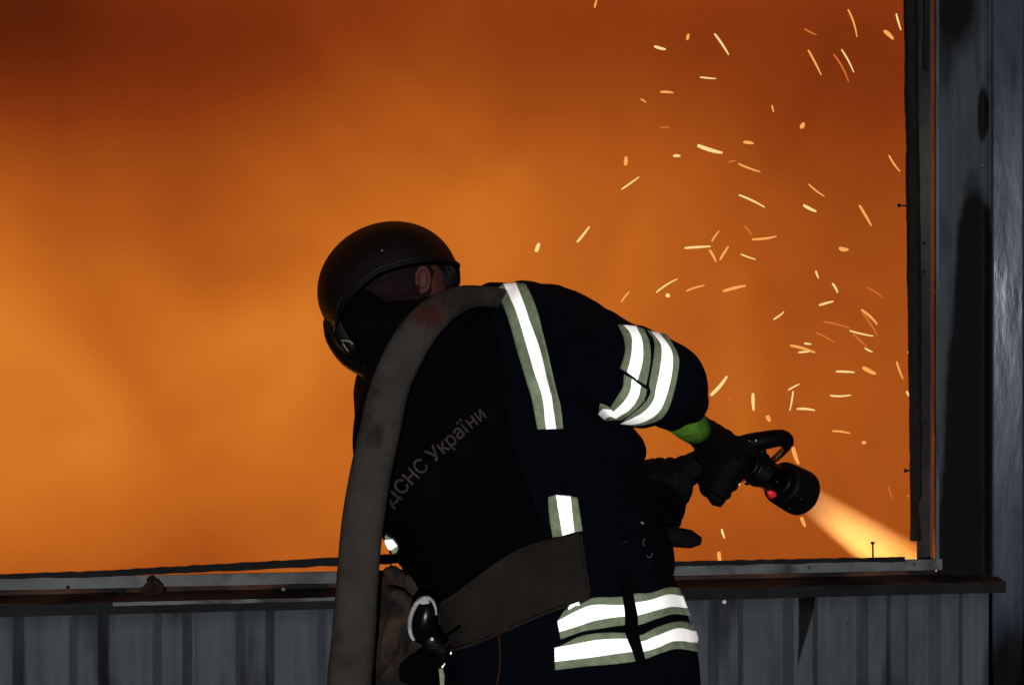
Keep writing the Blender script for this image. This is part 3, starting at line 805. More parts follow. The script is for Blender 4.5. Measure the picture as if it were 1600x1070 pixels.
# webbing ladder on the vest
BV0 = bvh_of(vest)
for i in range(4):
    y0 = 800 + i * 22
    patch('webbing_strap', [[(628 + i * 13, y0 + 8), (720, y0 - 10 + 2 * i), (830, y0 - 62 + 6 * i)], [(630 + i * 13, y0 + 19), (722, y0 + 1 + 2 * i), (832, y0 - 51 + 6 * i)]], M_vest, vest, BV0, .003, .003, 16, 1, curve=cr)
# wide worn brown waist belt across the lower back
BVJ = bvh_of(vest, jacket)
flap = patch('back_flap', [[(676, 948), (715, 925), (760, 890), (810, 858), (862, 842), (907, 832)], [(682, 985), (725, 968), (775, 940), (820, 915), (868, 898), (912, 884)], [(690, 1019), (730, 1010), (780, 990), (830, 968), (875, 950), (918, 936)]],
             M_flap, person, BVJ, .016, .012, 36, 8, relax=14)
BF = bvh_of(flap, jacket)
# hem roll of the flap
bm = bmesh.new(); pts = [hit(x, y, BF, .004) for x, y in cr([(690, 1018), (730, 1009), (780, 989), (830, 967), (875, 949), (917, 935), (914, 884), (907, 833)], 50)]
tube(bm, pts, .0035, 6); obj('flap_hem', bm, M_flap, flap, True)
# brown cord down the trouser side
bm = bmesh.new(); tube(bm, [hit(x, y, BJ, .004) for x, y in cr([(780, 990), (782, 1030), (776, 1075)], 10)], .0028, 6); obj('side_cord', bm, M_orange_strap, jacket, True)
# hanging strap over the hem bands
BT = BJ
strap = patch('hanging_strap', [[(966, 900), (972, 935), (975, 965), (976, 990), (988, 1020), (996, 1045)], [(985, 895), (988, 930), (995, 962), (996, 985), (1002, 1010), (1010, 1040)]], M_black, jacket, BJ, .016, .008, 24, 4, relax=4)
for k_, (px, py, rr_, m_) in enumerate(((1000, 820, .0028, M_rim), (1006, 848, .005, M_screw), (1012, 866, .005, M_screw), (1010, 880, .004, M_lip), (976, 852, .005, M_orange_strap))):
    bm = bmesh.new(); c = hit(px, py, BJ, .012); t0 = k_ * 1.7
    tube(bm, [c + Vector((rr_ * math.cos(t), -.004, rr_ * 1.5 * math.sin(t))) for t in np.linspace(t0, t0 + 2.3 + .5 * (k_ % 3), 10)], .0012, 6)
    obj('clip', bm, m_, jacket, True)

# printed words on the back of the vest
def lettering():
    cu = bpy.data.curves.new('t', 'FONT'); cu.body = 'ДСНС Украї'; cu.size = 1; cu.offset = .012
    o = bpy.data.objects.new('t', cu); COL.objects.link(o); bpy.context.view_layer.update()
    me = bpy.data.meshes.new_from_object(o.evaluated_get(bpy.context.evaluated_depsgraph_get()))
    bpy.data.objects.remove(o)
    bm = bmesh.new(); bm.from_mesh(me)
    xe = max(v.co.x for v in bm.verts) + .015        # the last two letters, drawn stroke by stroke
    for k in (0, 1):
        q = xe + k * .585
        quads = [((.07, -.01), (.17, -.01), (.17, .55), (.07, .55)), ((.41, -.01), (.52, -.01), (.52, .55), (.41, .55))]
        quads.append(((.17, .235), (.41, .235), (.41, .325), (.17, .325)) if k == 0 else ((.17, -.01), (.41, .37), (.41, .55), (.17, .16)))
        for qd in quads: bm.faces.new([bm.verts.new((q + x, y, 0)) for x, y in qd])
    bmesh.ops.triangulate(bm, faces=bm.faces)
    bmesh.ops.subdivide_edges(bm, edges=[e for e in bm.edges if e.calc_length() > .12], cuts=2)
    bmesh.ops.triangulate(bm, faces=bm.faces)
    xs = [v.co.x for v in bm.verts]; x0, x1 = min(xs), max(xs)
    base = cr([(613, 792), (630, 773), (650, 752), (676, 725), (702, 702), (730, 676), (760, 652), (800, 618)], 260)
    H = 31.0
    BVv = bvh_of(vest)
    for v in bm.verts:
        t = (v.co.x - x0) / (x1 - x0) * 207; i = int(t); f = t - i
        b = base[i] * (1 - f) + base[i + 1] * f
        d = base[i + 6] - base[max(i - 6, 0)]; d /= np.linalg.norm(d)
        nrm = np.array([d[1], -d[0]]) * 1.0
        p = b + nrm * v.co.y * H
        v.co = hit(p[0], p[1], BVv, .0035)
    o = obj('lettering', bm, M_print, vest)
lettering()

# neck gaiter / hood between helmet and collar
bm = bmesh.new()
chain(bm, [PX(665, 600, 3.50, 90), PX(640, 545, 3.48, 74), PX(625, 522, 3.475, 62)], 24)
chain(bm, [PX(578, 500, 3.46, 52), PX(595, 525, 3.47, 58), PX(605, 560, 3.48, 50)], 24)
chain(bm, [PX(695, 484, 3.52, 30), PX(660, 494, 3.47, 38), PX(620, 502, 3.45, 44)], 20)
link('neck_gaiter', voxel(bm, .006, 3, folds(.005, 16, 4, (1, 1, 1.2))), M_black, person, True)

# helmet: dome shell with flared rim, nape guard, goggles strap, buckle
helmet = bpy.data.objects.new('helmet', None)
hc = U(606, 446, 3.47)
tilt = R(-23)                                  # rim plane rises to the right
HM = Matrix.Translation(hc) @ Matrix.Rotation(tilt, 4, 'Y') @ Matrix.Rotation(R(-9), 4, 'X')
bm = bmesh.new(); na, nb = 56, 20; rr = []
def rimz(a):     # ear cut lifts the rim at the sides, nape lower
    return -.014 - .040 * max(0, -math.cos(a)) ** 1.2 + .020 * abs(math.sin(a)) ** 2 - .004 * max(0, math.cos(a))
AX, AY, AZ = .146, .118, .128
for j in range(nb + 1):
    row = []
    for i in range(na):
        a = 2 * math.pi * i / na
        zr = rimz(a); th0 = math.asin(max(-.9, zr / AZ)); th = th0 + (math.pi / 2 - th0) * j / nb
        rad = math.cos(th); fl = 1 + (.022 if j == 0 else .008 if j == 1 else 0)
        sq = 1 + .03 * (1 - abs(math.cos(2 * a)))
        row.append(Vector((AX * rad * math.cos(a) * fl * (1.0), AY * rad * math.sin(a) * fl * sq, AZ * math.sin(th) * (1 if math.sin(th) > 0 else 1))))
    rr.append(row)
def shell(rr, th):
    bm = bmesh.new()
    cen = Vector((0, 0, -.01))
    out = [[bm.verts.new(HM @ v) for v in row] for row in rr[:-1]]; top = bm.verts.new(HM @ Vector((0, 0, AZ)))
    inn = [[bm.verts.new(HM @ (v + (cen - v).normalized() * th)) for v in row] for row in rr[:-1]]; itop = bm.verts.new(HM @ Vector((0, 0, AZ - th)))
    n = len(rr[0])
    for G in (out, inn):
        for a, b in zip(G, G[1:]):
            for i in range(n): bm.faces.new((a[i], a[(i + 1) % n], b[(i + 1) % n], b[i]))
    for i in range(n):
        bm.faces.new((out[-1][i], out[-1][(i + 1) % n], top)); bm.faces.new((inn[-1][i], inn[-1][(i + 1) % n], itop))
        bm.faces.new((out[0][i], out[0][(i + 1) % n], inn[0][(i + 1) % n], inn[0][i]))
    return bm
helmet = obj('helmet', shell(rr, .009), M_helm, person, True)
bm = bmesh.new(); tube(bm, [HM @ v for v in rr[0]] + [HM @ rr[0][0], HM @ rr[0][1]], .0045, 8); obj('helmet_rim', bm, M_rub, helmet, True)
bm = bmesh.new()
chain(bm, [PX(516, 505, 3.46, 12), PX(523, 530, 3.46, 14), PX(545, 558, 3.46, 16), PX(575, 570, 3.46, 22)])
chain(bm, [PX(525, 490, 3.45, 20), PX(545, 525, 3.45, 26), PX(575, 550, 3.45, 26)])
link('nape_guard', voxel(bm, .004, 3), M_rub, helmet, True)
bm = bmesh.new(); tube(bm, [U(x, y, 3.375) for x, y in cr([(523, 497), (531, 470), (550, 449), (575, 434)], 14)], .0022, 6); obj('chin_strap', bm, M_lip, helmet, True)
bm = bmesh.new(); tube(bm, [U(x, y, 3.36) for x, y in cr([(533, 532), (546, 533), (552, 538)], 10)], .0042, 8, flat=.5); tube(bm, [U(x, y, 3.362) for x, y in cr([(536, 536), (540, 543), (545, 549)], 8)], [.0042] * 4 + [.0025] * 4, 8, flat=.5)
obj('buckle', bm, M_buckle, helmet, True)
bm = bmesh.new()
chain(bm, [PX(698, 405, 3.50, 8), PX(707, 420, 3.50, 11), PX(710, 440, 3.51, 10)]); chain(bm, [PX(680, 420, 3.50, 16), PX(700, 440, 3.51, 16)])
link('goggles', voxel(bm, .003, 2), M_rub, helmet, True)
for px, py, Y in ((597, 392, 3.345),):
    bm = bmesh.new(); ball(bm, U(px, py, Y), (.004, .003, .004)); obj('helmet_bolt', bm, M_screw, helmet, True)

# cuff
bm = bmesh.new()
cuff_pts = [U(1058, 650, 3.44), U(1078, 664, 3.48), U(1092, 673, 3.52)]
tube(bm, cuff_pts, [.034, .0345, .033], 24); obj('green_cuff', bm, M_cuff, jacket, True)

# gloves with five separate fingers
def glove(name, palm, fingers, thumb):
    bm = bmesh.new()
    for c in palm: chain(bm, [PX(*p) for p in c], 16)
    for f in fingers + [thumb]: chain(bm, [PX(*p) for p in f], 10)
    return link(name, voxel(bm, .0032, 2, folds(.0012, 40)), M_glove, person, True)
g0 = np.array((1150, 716)); g1 = np.array((1116, 774)); pv = np.array((.86, .50))
fing = []
for i in range(4):
    c = g0 + (g1 - g0) * (i + .35) / 4; ln = (1, 1.08, 1.0, .82)[i]
    fing.append([(*(c - pv * 26), 3.70, 11), (*(c - pv * 12), 3.655, 10.5), (*(c + pv * 6 * ln), 3.648, 10), (*(c + pv * 17 * ln), 3.675, 9.5), (*(c + pv * 13 * ln + (-2, 2)), 3.71, 9)])
glove('glove', [[(1092, 673, 3.54, 24), (1104, 682, 3.58, 27), (1116, 692, 3.63, 29), (1128, 706, 3.68, 30)], [(1108, 700, 3.66, 24), (1120, 730, 3.70, 22), (1108, 760, 3.71, 17)], [(1128, 690, 3.66, 22), (1148, 702, 3.69, 18)]],
      fing, [(1128, 694, 3.66, 13), (1146, 690, 3.67, 11.5), (1163, 695, 3.69, 10), (1176, 705, 3.70, 8.5)])
lf = []
for i in range(4):
    x = 1012 + i * 17
    lf.append([(x - 2, 738 - i * 2, 3.83, 13), (x + 2, 724 + abs(i - 1.5) * 3, 3.78, 12), (x + 8, 742, 3.735, 12), (x + 9, 764, 3.735, 11), (x + 6, 778, 3.77, 10)])
glove('glove', [[(1000, 775, 3.80, 50), (1025, 768, 3.80, 44), (1040, 770, 3.82, 34)], [(1020, 800, 3.78, 30), (1042, 796, 3.78, 28)]], lf, [(1040, 800, 3.80, 17), (1058, 786, 3.77, 15), (1066, 768, 3.76, 13)])
bm = bmesh.new(); tube(bm, [U(1098, 672, 3.60), U(1103, 668, 3.61), U(1108, 676, 3.62)], .003, 6)
# pocket pieces on the right hip
bm = bmesh.new()
rings(bm, [U(x, y, 3.52) for x, y in ((1020, 834), (1050, 838), (1080, 842), (1095, 845))], [Vector((0, .02, 0))] * 3 + [Vector((0, .012, 0))], [Vector((.002, 0, r / F * 3.52)) for r in (15, 16, 14, 6)], 14, ex=3)
obj('belt_tab', bm, M_glove, jacket, True)
bm = bmesh.new(); chain(bm, [PX(1000, 832, 3.50, 40), PX(1020, 870, 3.46, 36), PX(1010, 900, 3.44, 40)]); chain(bm, [PX(1000, 810, 3.6, 48), PX(1032, 806, 3.68, 34)])
link('hip_pouch', voxel(bm, .006, 3, folds(.004, 18)), M_vest, jacket, True)
bm = bmesh.new(); a = U(1050, 1020, 3.4)
# trousers and boots
bm = bmesh.new(); cx = U(893, 1100, 3.42).x
ball(bm, (cx, 3.42, .93), (.235, .165, .13))
for hx, kx, ax in ((-.118, -.16, -.22), (.118, .15, .14)):
    chain(bm, [(cx + hx, 3.42, .90, .128), (cx + kx, 3.44, .50, .098), (cx + ax, 3.39, .20, .085), (cx + ax, 3.385, .13, .085)])
link('trousers', voxel(bm, .009, 4, folds(.007, 8, 6, (.6, .6, 1))), M_navy, person, True)
for ax in (-.22, .14):
    bm = bmesh.new(); x = cx + ax
    chain(bm, [(x, 3.385, .24, .062), (x, 3.385, .08, .055)]); chain(bm, [(x, 3.37, .052, .048), (x + .01, 3.50, .050, .048), (x + .02, 3.60, .045, .042)])
    box(bm, (x - .05, 3.32, 0), (x + .055, 3.46, .03)); box(bm, (x - .045, 3.44, 0), (x + .062, 3.64, .026))
    link('boot', voxel(bm, .006, 2), M_rub, person, True)

# ------------------------------------------------------------------ fire hose over the left shoulder
hose = thing('fire_hose', 'dirty grey-brown canvas fire hose slung over the left shoulder and hanging down', 'hose')
path = [(548, 1500, 3.10, 30), (547, 1200, 3.12, 35), (546, 1070, 3.14, 35.5), (552, 1000, 3.15, 34), (559, 900, 3.16, 33), (565, 830, 3.17, 33), (577, 750, 3.17, 33), (592, 680, 3.175, 32.5),
        (611, 600, 3.18, 31), (642, 535, 3.19, 30), (676, 493, 3.23, 27.5), (712, 470, 3.30, 22), (748, 463, 3.40, 17), (790, 470, 3.52, 17), (830, 500, 3.66, 20)]
pts = []
for p in path:
    v = U(*p[:3]); pts.append((v.x, v.y, v.z, p[3] / F * p[2]))
fr = [(U(870, 600, 3.76), .034), (U(900, 720, 3.82), .034), (U(960, 768, 3.84), .033), (U(1020, 762, 3.82), .033), (U(1070, 738, 3.76), .032), (U(1105, 722, 3.72), .030)]
pts += [(v.x, v.y, v.z, r) for v, r in fr]
v0 = Vector(pts[0][:3])
floor = [(v0.x - 1.4, 2.2, .036, .037), (v0.x - .9, 2.75, .036, .037), (v0.x - .25, 3.0, .05, .037), (v0.x - .02, 3.08, .16, .036)]
pts = floor + pts[0:]
pts = [p for p in pts if p[2] > .035]
P = cr(pts, 190)
bm = bmesh.new()
cs, A, B = [], [], []
prev = None
for i, p in enumerate(P):
    d = Vector(P[min(i + 1, len(P) - 1)][:3]) - Vector(P[max(i - 1, 0)][:3]); d.normalize()
    a = d.cross(Vector((0, 1, 0)))
    if a.length < .3 and prev is not None: a = prev - d * prev.dot(d)
    a.normalize()
    if prev is not None and a.dot(prev) < 0: a = -a
    if prev is not None: a = (a * .35 + prev * .65); a = (a - d * a.dot(d)).normalized()
    prev = a; b = d.cross(a)
    wob_ = 1 + .035 * mnoise.noise(Vector((i * .15, 0, 0))) + .015 * mnoise.noise(Vector((i * .6, 3, 0)))
    cs.append(p[:3]); A.append(a * p[3] * wob_); B.append(b * p[3] * .72)
rings(bm, cs, A, B, 22, ex=2.2)
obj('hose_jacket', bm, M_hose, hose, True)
# stitched ridge lines along the hose
for t in (.9, 2.0):
    bm = bmesh.new(); line = []
    for c, a, b in zip(cs, A, B): line.append(Vector(c) + a * math.cos(t) * 1.005 - b * math.sin(t) * 1.005)
    tube(bm, line[10:130], .0012, 5); obj('hose_ridge', bm, M_hose, hose, True)

# ------------------------------------------------------------------ nozzle
noz = thing('fire_nozzle', 'black pistol-grip fire nozzle with red rings held in the right glove', 'nozzle')
NA = U(1128, 704, 3.70); NB = U(1251, 770, 3.90)
nd = (NB - NA).normalized()
def on(t): return NA + nd * t
LN = (NB - NA).length
px2m = 3.8 / F
bm = bmesh.new(); lathe(bm, [(-.05, .026), (-.02, .027), (-.018, .034), (.004, .034), (.006, .028), (.03, .028), (.034, .036), (.05, .037), (.075, .037), (.08, .033), (LN - .09, .033)], NA, NB); obj('barrel', bm, M_nozzle, noz, True)
bm = bmesh.new(); lathe(bm, [(LN - .100, .032), (LN - .097, .039), (LN - .088, .040), (LN - .080, .033)], NA, NB); obj('front_ring', bm, M_nozzle, noz, True)
bm = bmesh.new(); lathe(bm, [(.082, .030), (.084, .0385), (.094, .0385), (.096, .030)], NA, NB); obj('rear_ring', bm, M_nozzle, noz, True)
bm = bmesh.new(); ca_, cb_ = U(1064, 740, 3.77), U(1118, 712, 3.71); lc = (cb_ - ca_).length; lathe(bm, [(0, .030), (.003, .036), (.020, .036), (.024, .033), (lc, .030)], ca_, cb_); obj('hose_coupling', bm, M_glove, noz, True)
bm = bmesh.new(); prf = [(.098, .030)]
for i in range(5):
    t = .100 + i * .0095; prf += [(t, .031), (t + .002, .0375), (t + .006, .0375), (t + .0075, .031)]
lathe(bm, prf, NA, NB); obj('grip_sleeve', bm, M_nozzle, noz, True)
bm = bmesh.new(); lathe(bm, [(LN - .080, .036), (LN - .0795, .0475), (LN - .076, .0495), (LN - .06, .051), (LN - .01, .0535), (LN - .001, .053), (LN, .049), (LN - .004, .040), (LN - .03, .030)], NA, NB, 40)
obj('bumper', bm, M_rub, noz, True)
# red beads stand for lit ring edges; small brass fittings along the underside
dn = Vector((nd.z, 0, -nd.x)).normalized()
if dn.z > 0: dn = -dn
for t, o_, yy, rx, m in ((.100, .034, -.018, (.010, .006, .007), M_red), (LN - .096, .032, -.024, (.015, .008, .008), M_red), (LN - .092, .037, -.008, (.010, .006, .006), M_red), (.108, .036, -.012, (.006, .005, .004), M_brass), (.100, .047, -.010, (.005, .004, .004), M_brass),
                         (.120, .036, -.010, (.007, .006, .006), M_nozzle), (.085, -.036, -.01, (.012, .010, .008), M_nozzle), (.118, -.040, -.006, (.010, .010, .009), M_nozzle), (.135, -.034, -.008, (.014, .008, .008), M_nozzle), (.075, .036, 0, (.012, .012, .006), M_nozzle), (.112, .010, -.036, (.009, .007, .005), M_nozzle), (.090, -.012, -.037, (.008, .006, .004), M_flange),
                         (.103, -.004, -.038, (.003, .003, .003), M_screwb), (.118, .018, -.032, (.0022, .0022, .0022), M_brass), (.096, .020, -.034, (.006, .004, .004), M_redd), (.124, -.010, -.035, (.007, .005, .004), M_redd)):
    bm = bmesh.new(); ball(bm, on(t) + dn * o_ + Vector((0, yy, 0)), rx, nd.to_track_quat('X', 'Z').to_matrix()); obj('lug', bm, m, noz, True)
# small beads added to make highlights on the metal
for px, py in ((1170, 689), (1181, 688), (1214, 752), (1200, 731), (1252, 779), (1234, 794)):
    bm = bmesh.new(); ball(bm, U(px, py, 3.70 if py < 700 else 3.745), (.0022, .0022, .0022)); obj('glint_bead', bm, M_screwb if px < 1190 else M_screw, noz, True)
# bale handle: wide bent loop
for s, ms in ((0, 1),):
    bm = bmesh.new()
    hp = cr([(1148, 700, 3.735, 15), (1168, 693, 3.735, 15.5), (1198, 687, 3.74, 14.5), (1220, 684, 3.75, 13.5), (1229, 689, 3.77, 12), (1228, 699, 3.80, 7), (1214, 714, 3.87, 6), (1198, 727, 3.90, 6)], 34)
    vs = [U(*h[:3]) for h in hp]
    tube(bm, vs, [h[3] / F * 3.75 for h in hp], 14, flat=1.0); obj('bale_handle', bm, M_nozzle, noz, True)
# pistol grip under the glove, with finger grooves
bm = bmesh.new(); gp = lin([(1150, 716, 3.71, 15), (1118, 778, 3.70, 15)], 16)
tube(bm, [U(*g[:3]) for g in gp], [(g[3] + 1.2 * math.sin(i * 1.6)) / F * 3.7 for i, g in enumerate(gp)], 14)
obj('pistol_grip', bm, M_nozzle, noz, True)
bm = bmesh.new(); tube(bm, [U(1106, 762, 3.70), U(1122, 780, 3.70), U(1130, 786, 3.70)], [.016, .020, .012], 12, flat=.9); obj('grip_cap', bm, M_glove, noz, True)

# ------------------------------------------------------------------ water jet, lit by flash and fire
def jet():
    A_ = on(LN - .012); dirv = (U(1425, 892, 4.75) - A_).normalized(); Lj = 1.45
    bm = bmesh.new(); r0, r1 = .034, .104
    n = 24
    rings(bm, [(0, 0, Lj * i / 10) for i in range(11)], [Vector((r0 + (r1 - r0) * i / 10, 0, 0)) for i in range(11)], [Vector((0, r0 + (r1 - r0) * i / 10, 0)) for i in range(11)], n)
    m = bpy.data.materials.new('water_spray'); m.use_nodes = True; nt = m.node_tree; N = nt.nodes; L = nt.links; N.clear()
    out = N.new('ShaderNodeOutputMaterial'); pv_ = N.new('ShaderNodeVolumePrincipled'); L.new(pv_.outputs[0], out.inputs['Volume'])
    pv_.inputs['Color'].default_value = (1, .97, .9, 1); pv_.inputs['Anisotropy'].default_value = .75
    tc = N.new('ShaderNodeTexCoord'); sp = N.new('ShaderNodeSeparateXYZ'); L.new(tc.outputs['Object'], sp.inputs[0])
    def mt(op, a, b=None, c=None):
        nn = N.new('ShaderNodeMath'); nn.operation = op
        for i, v in enumerate((a, b, c)):
            if v is None: continue
            if hasattr(v, 'links'): L.new(v, nn.inputs[i])
            else: nn.inputs[i].default_value = v
        return nn.outputs[0]
    rad = mt('SQRT', mt('MULTIPLY_ADD', sp.outputs['X'], sp.outputs['X'], mt('MULTIPLY', sp.outputs['Y'], sp.outputs['Y'])))
    rz = mt('MULTIPLY_ADD', sp.outputs['Z'], (r1 - r0) / Lj, r0)
    q = mt('SUBTRACT', 1.0, mt('DIVIDE', rad, rz)); q = mt('MAXIMUM', q, 0.0); q = mt('POWER', q, 1.3)
    mp = N.new('ShaderNodeMapping'); mp.inputs['Scale'].default_value = (30, 30, 3); nz = N.new('ShaderNodeTexNoise'); nz.inputs['Scale'].default_value = 1; nz.inputs['Detail'].default_value = 2
    L.new(tc.outputs['Object'], mp.inputs[0]); L.new(mp.outputs[0], nz.inputs[0])
    nn = mt('MULTIPLY_ADD', nz.outputs[0], 1.2, .4)
    dens = mt('MULTIPLY', mt('MULTIPLY', q, nn), 26.0)
    L.new(dens, pv_.inputs['Density'])
    o = obj('water_jet', bm, m); tag(o, 'bright cone of water spraying from the nozzle into the fire', 'water', kind='stuff')
    o.location = A_; o.rotation_euler = dirv.to_track_quat('Z', 'Y').to_euler()
jet()

# ------------------------------------------------------------------ face mask and rag hanging at the left hip
mask = thing('face_mask', 'black face mask with silver rim hanging at the left hip beside the hose', 'mask')
bm = bmesh.new(); mc = U(661, 968, 3.22)
mx_ = Matrix.Rotation(R(12), 3, 'Y')
ell = [mc + mx_ @ Vector((.0225 * math.cos(t), .006 * math.cos(t), .040 * math.sin(t))) for t in np.linspace(0, 2 * math.pi, 40)]
bm2 = bmesh.new(); ball(bm2, mc + Vector((.002, .014, -.002)), (.0265, .020, .046), mx_); obj('visor', bm2, M_glass, mask, True)
tube(bm, [mc + mx_ @ Vector((.024 * math.cos(t), -.004, .043 * math.sin(t))) for t in np.linspace(R(20), R(250), 30)], list(.0012 + .0036 * np.abs(np.sin(np.linspace(0.2, 2.6, 30)))), 8); obj('silver_rim', bm, M_rim, mask, True)
plate('rim_tab', [(651, 941), (663, 931), (668, 934), (671, 942), (661, 944)], 3.205, .01, M_rim, mask)
bm = bmesh.new(); chain(bm, [PX(672, 1000, 3.24, 16), PX(690, 1016, 3.24, 14), PX(684, 1030, 3.26, 12)]); link('rubber_seal', voxel(bm, .003, 2, folds(.003, 50)), M_rub, mask, True)
bm = bmesh.new(); ball(bm, U(675, 998, 3.20), (.004, .003, .004)); obj('visor_glint', bm, M_screwb, mask, True)  # bright bead standing for the highlight on the visor
bm = bmesh.new(); tube(bm, [U(x, y, 3.22) for x, y in cr([(668, 1010), (690, 1012), (700, 1004), (720, 985)], 12)], .003, 6); obj('hook', bm, M_strip, mask, True)

bm = bmesh.new()
chain(bm, [PX(600, 925, 3.40, 26), PX(625, 960, 3.38, 44), PX(630, 1010, 3.36, 48), PX(620, 1080, 3.34, 50), PX(615, 1150, 3.34, 46)])
chain(bm, [PX(615, 900, 3.42, 12), PX(650, 925, 3.40, 24), PX(665, 960, 3.38, 30)]); chain(bm, [PX(590, 930, 3.42, 16), PX(585, 1000, 3.40, 20), PX(585, 1080, 3.38, 22)])
M_rag = mat('scorched_brown_bag_cloth', (.016, .009, .006), .9, spec=.12, var=.7, vscale=14, bump=.7, bscale=50, dark=(.003, .0025, .0022), dscale=12, damt=.5)
bag = link('crumpled_bag', voxel(bm, .005, 1, folds(.016, 16, 2, (1, 1, .7))), M_rag, None, True)
tag(bag, 'scorched brown crumpled bag hanging behind the hose below the sill', 'bag')
bm = bmesh.new(); chain(bm, [PX(640, 1050, 3.30, 22), PX(665, 1040, 3.30, 26), PX(672, 1100, 3.3, 30)]);
link('bag_flap', voxel(bm, .005, 2, folds(.006, 20)), M_vest, bag, True)

# ------------------------------------------------------------------ sparks
def emat(name, c, s):
    m = bpy.data.materials.new(name); m.use_nodes = True; nt = m.node_tree; nt.nodes.clear()
    e = nt.nodes.new('ShaderNodeEmission'); e.inputs[0].default_value = (*c, 1); e.inputs[1].default_value = s
    o = nt.nodes.new('ShaderNodeOutputMaterial'); nt.links.new(e.outputs[0], o.inputs[0]); return m
SP = {'pale': (emat('pale_ember', (1, .70, .28), 1.0), 'long pale yellow spark'), 'amber': (emat('amber_ember', (1, .42, .10), .95), 'amber spark'), 'dim': (emat('dim_ember', (.72, .16, .03), .9), 'dim red-orange spark')}
s6 = [(90, 35, 100, 0, 'a'), (380, 225, 428, 238, 'P'), (535, 188, 540, 168, 'A'), (667, 165, 733, 263, 'p'), (598, 372, 672, 379, 'p'), (408, 443, 466, 447, 'a'), (313, 478, 335, 493, 'a'), (405, 614, 450, 614, 'd'),
      (942, 508, 950, 538, 'a'), (1085, 612, 1094, 596, 'A'), (1100, 140, 1155, 168, 'd'), (1308, 48, 1350, 178, 'a'), (1540, 68, 1562, 145, 'p'), (1485, 152, 1523, 187, 'A'), (1117, 243, 1178, 360, 'a'), (1238, 262, 1310, 393, 'd'),
      (1277, 240, 1335, 348, 'p'), (587, 700, 702, 735, 'P'), (810, 685, 850, 690, 'A'), (735, 780, 765, 775, 'd'), (782, 788, 885, 826, 'a'), (472, 750, 498, 750, 'P'), (238, 790, 240, 757, 'A'), (220, 910, 302, 852, 'p'),
      (785, 938, 906, 996, 'p'), (1120, 887, 1193, 943, 'a'), (1097, 988, 1152, 1016, 'P'), (1505, 748, 1557, 824, 'a')]
s7 = [(5, 190, 50, 133, 'p'), (1078, 52, 1122, 127, 'a'), (415, 213, 510, 207, 'p'), (517, 187, 543, 150, 'a'), (509, 222, 531, 264, 'a'), (549, 256, 579, 208, 'a'), (628, 237, 682, 256, 'p'), (641, 129, 667, 164, 'd'),
      (672, 180, 760, 169, 'a'), (1005, 215, 1031, 219, 'A'), (306, 381, 384, 331, 'p'), (347, 392, 352, 395, 'P'), (420, 376, 487, 356, 'a'), (560, 377, 644, 356, 'A'), (173, 416, 202, 380, 'a'), (912, 300, 922, 327, 'p'),
      (975, 348, 994, 382, 'p'), (926, 430, 977, 416, 'p'), (752, 483, 789, 456, 'p'), (1106, 363, 1167, 404, 'd'), (1085, 448, 1144, 502, 'a'), (1088, 460, 1145, 545, 'd'), (942, 493, 1040, 517, 'd'), (1041, 527, 1129, 547, 'p'),
      (912, 535, 980, 571, 'd'), (1055, 540, 1105, 587, 'd'), (1100, 594, 1125, 607, 'p'), (815, 583, 908, 610, 'A'), (848, 609, 885, 607, 'p'), (870, 575, 893, 578, 'p'), (989, 682, 1058, 685, 'p'), (1093, 667, 1137, 690, 'A'),
      (1219, 645, 1243, 709, 'a'), (513, 771, 573, 701, 'P'), (673, 767, 675, 828, 'P'), (808, 752, 848, 730, 'p'), (825, 758, 813, 829, 'p'), (842, 824, 906, 829, 'p'), (968, 773, 1044, 771, 'p'), (976, 908, 1041, 916, 'a'),
      (583, 775, 585, 795, 'd'), (727, 850, 736, 870, 'A'), (1090, 952, 1100, 952, 'A'), (825, 970, 846, 1032, 'A')]
sp_px = [(900 + a / 3.077, b / 3.077, 900 + c / 3.077, d / 3.077, k) for a, b, c, d, k in s6] + [(900 + a / 2.4327, 300 + b / 2.4327, 900 + c / 2.4327, 300 + d / 2.4327, k) for a, b, c, d, k in s7]
sp_px += [(838, 392, 842, 381, 'P'), (1128, 827, 1132, 840, 'p'), (1123, 862, 1125, 878, 'A'), (1419, 550, 1421, 553, 'p'), (1417, 612, 1420, 618, 'p'), (1252, 808, 1258, 822, 'A'), (1418, 775, 1428, 776, 'd'), (1388, 760, 1394, 778, 'd')]
SPK = {}
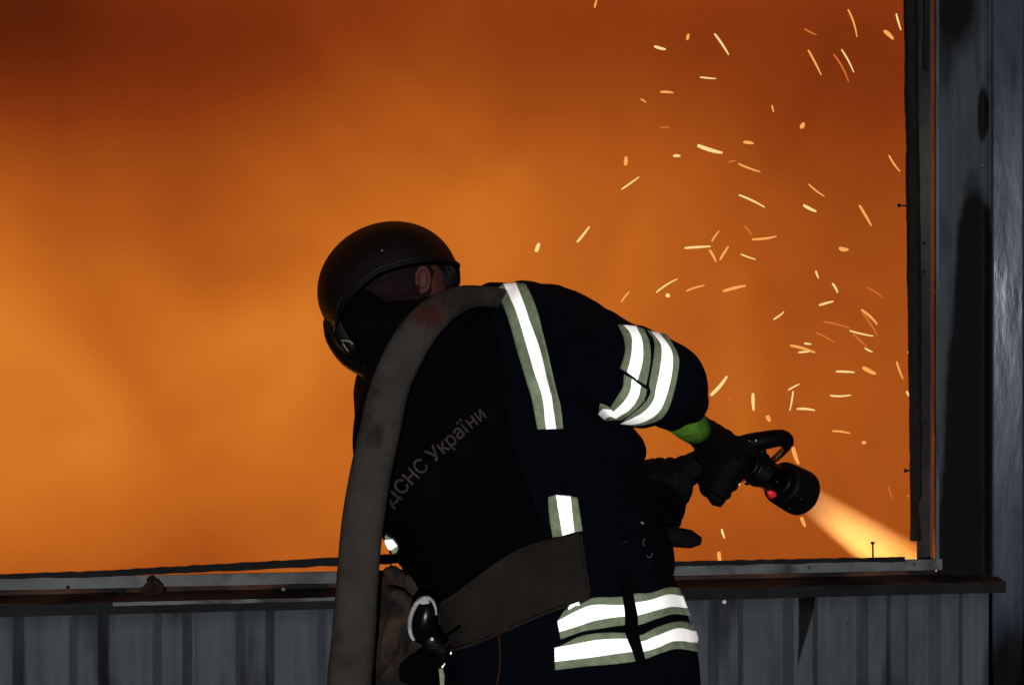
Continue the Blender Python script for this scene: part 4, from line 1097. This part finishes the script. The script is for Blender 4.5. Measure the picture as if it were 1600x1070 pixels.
for (x0, y0, x1, y1, k) in sp_px:
    Y = random.uniform(4.35, 4.95); ln = math.hypot(x1 - x0, y1 - y0)
    big = k in 'PA'; kk = {'p': 'pale', 'a': 'amber', 'd': 'dim'}[k.lower()]
    m, lab = SP[kk]
    r = ((2.9 if big else 1.65) if kk != 'dim' else 1.35) / F * Y * (.72 + .5 * random.random())
    a, b = np.array((x0, y0)), np.array((x1, y1)); d = (b - a) / max(ln, 1); nrm = np.array((-d[1], d[0]))
    bow = random.uniform(-.05, .05) * ln
    a = a - d * 0.5; b = b + d * 0.5
    dy = random.uniform(-.03, .03)
    pts = []; rs = []
    for i in range(9):
        t = i / 8; p = a + (b - a) * t + nrm * bow * 4 * t * (1 - t)
        pts.append(U(p[0], p[1], Y + dy * (t - .5))); rs.append(r * (.35 + .65 * math.sin(math.pi * min(1, max(0, .08 + .84 * t))) ** .5) * (1.15 - .3 * t))
    bm = bmesh.new(); c = sum(pts, Vector()) / 9; tube(bm, [p - c for p in pts], rs, 7)
    o = obj('spark', bm, m); o.location = c
    ang_ = math.degrees(math.atan2(-(y1 - y0), x1 - x0)) % 180
    form = 'dot' if ln < 9 else ('long ' if ln > 26 else 'short ') + ('upright streak' if 65 < ang_ < 115 else 'level streak' if ang_ < 18 or ang_ > 162 else 'streak rising rightwards' if ang_ < 90 else 'streak falling rightwards')
    mx_, my_ = (x0 + x1) / 2, (y0 + y1) / 2
    reg = ('beside the right jamb' if mx_ > 1370 else 'above the sill' if my_ > 790 else 'over the nozzle handle' if my_ > 560 else 'right above the striped sleeve' if mx_ < 1110 and my_ > 400 else
           'above the helmet and shoulder' if mx_ < 1000 and my_ > 180 else 'near the top edge' if my_ < 180 else 'high above the striped sleeve' if mx_ < 1150 else 'midway up the opening' if my_ < 400 else 'high above the nozzle')
    key = ({'pale': 'pale yellow', 'amber': 'amber', 'dim': 'dim red-orange'}[kk] + (' thick ' if big else ' ') + form, reg)
    SPK.setdefault(key, []).append((my_, o)); tag(o, None, 'spark', 'sparks flying in the orange smoke')
for (what, reg), lst in SPK.items():
    lst.sort(key=lambda t: t[0]); n = len(lst)
    for i, (y_, o) in enumerate(lst):
        if n == 1: o['label'] = f'{what}, spark {reg}'
        else: o['label'] = (('upper', 'lower') if n == 2 else ('topmost', 'second', 'third', 'fourth', 'fifth', 'sixth', 'seventh'))[i] + f' {what} among its like, {reg}'
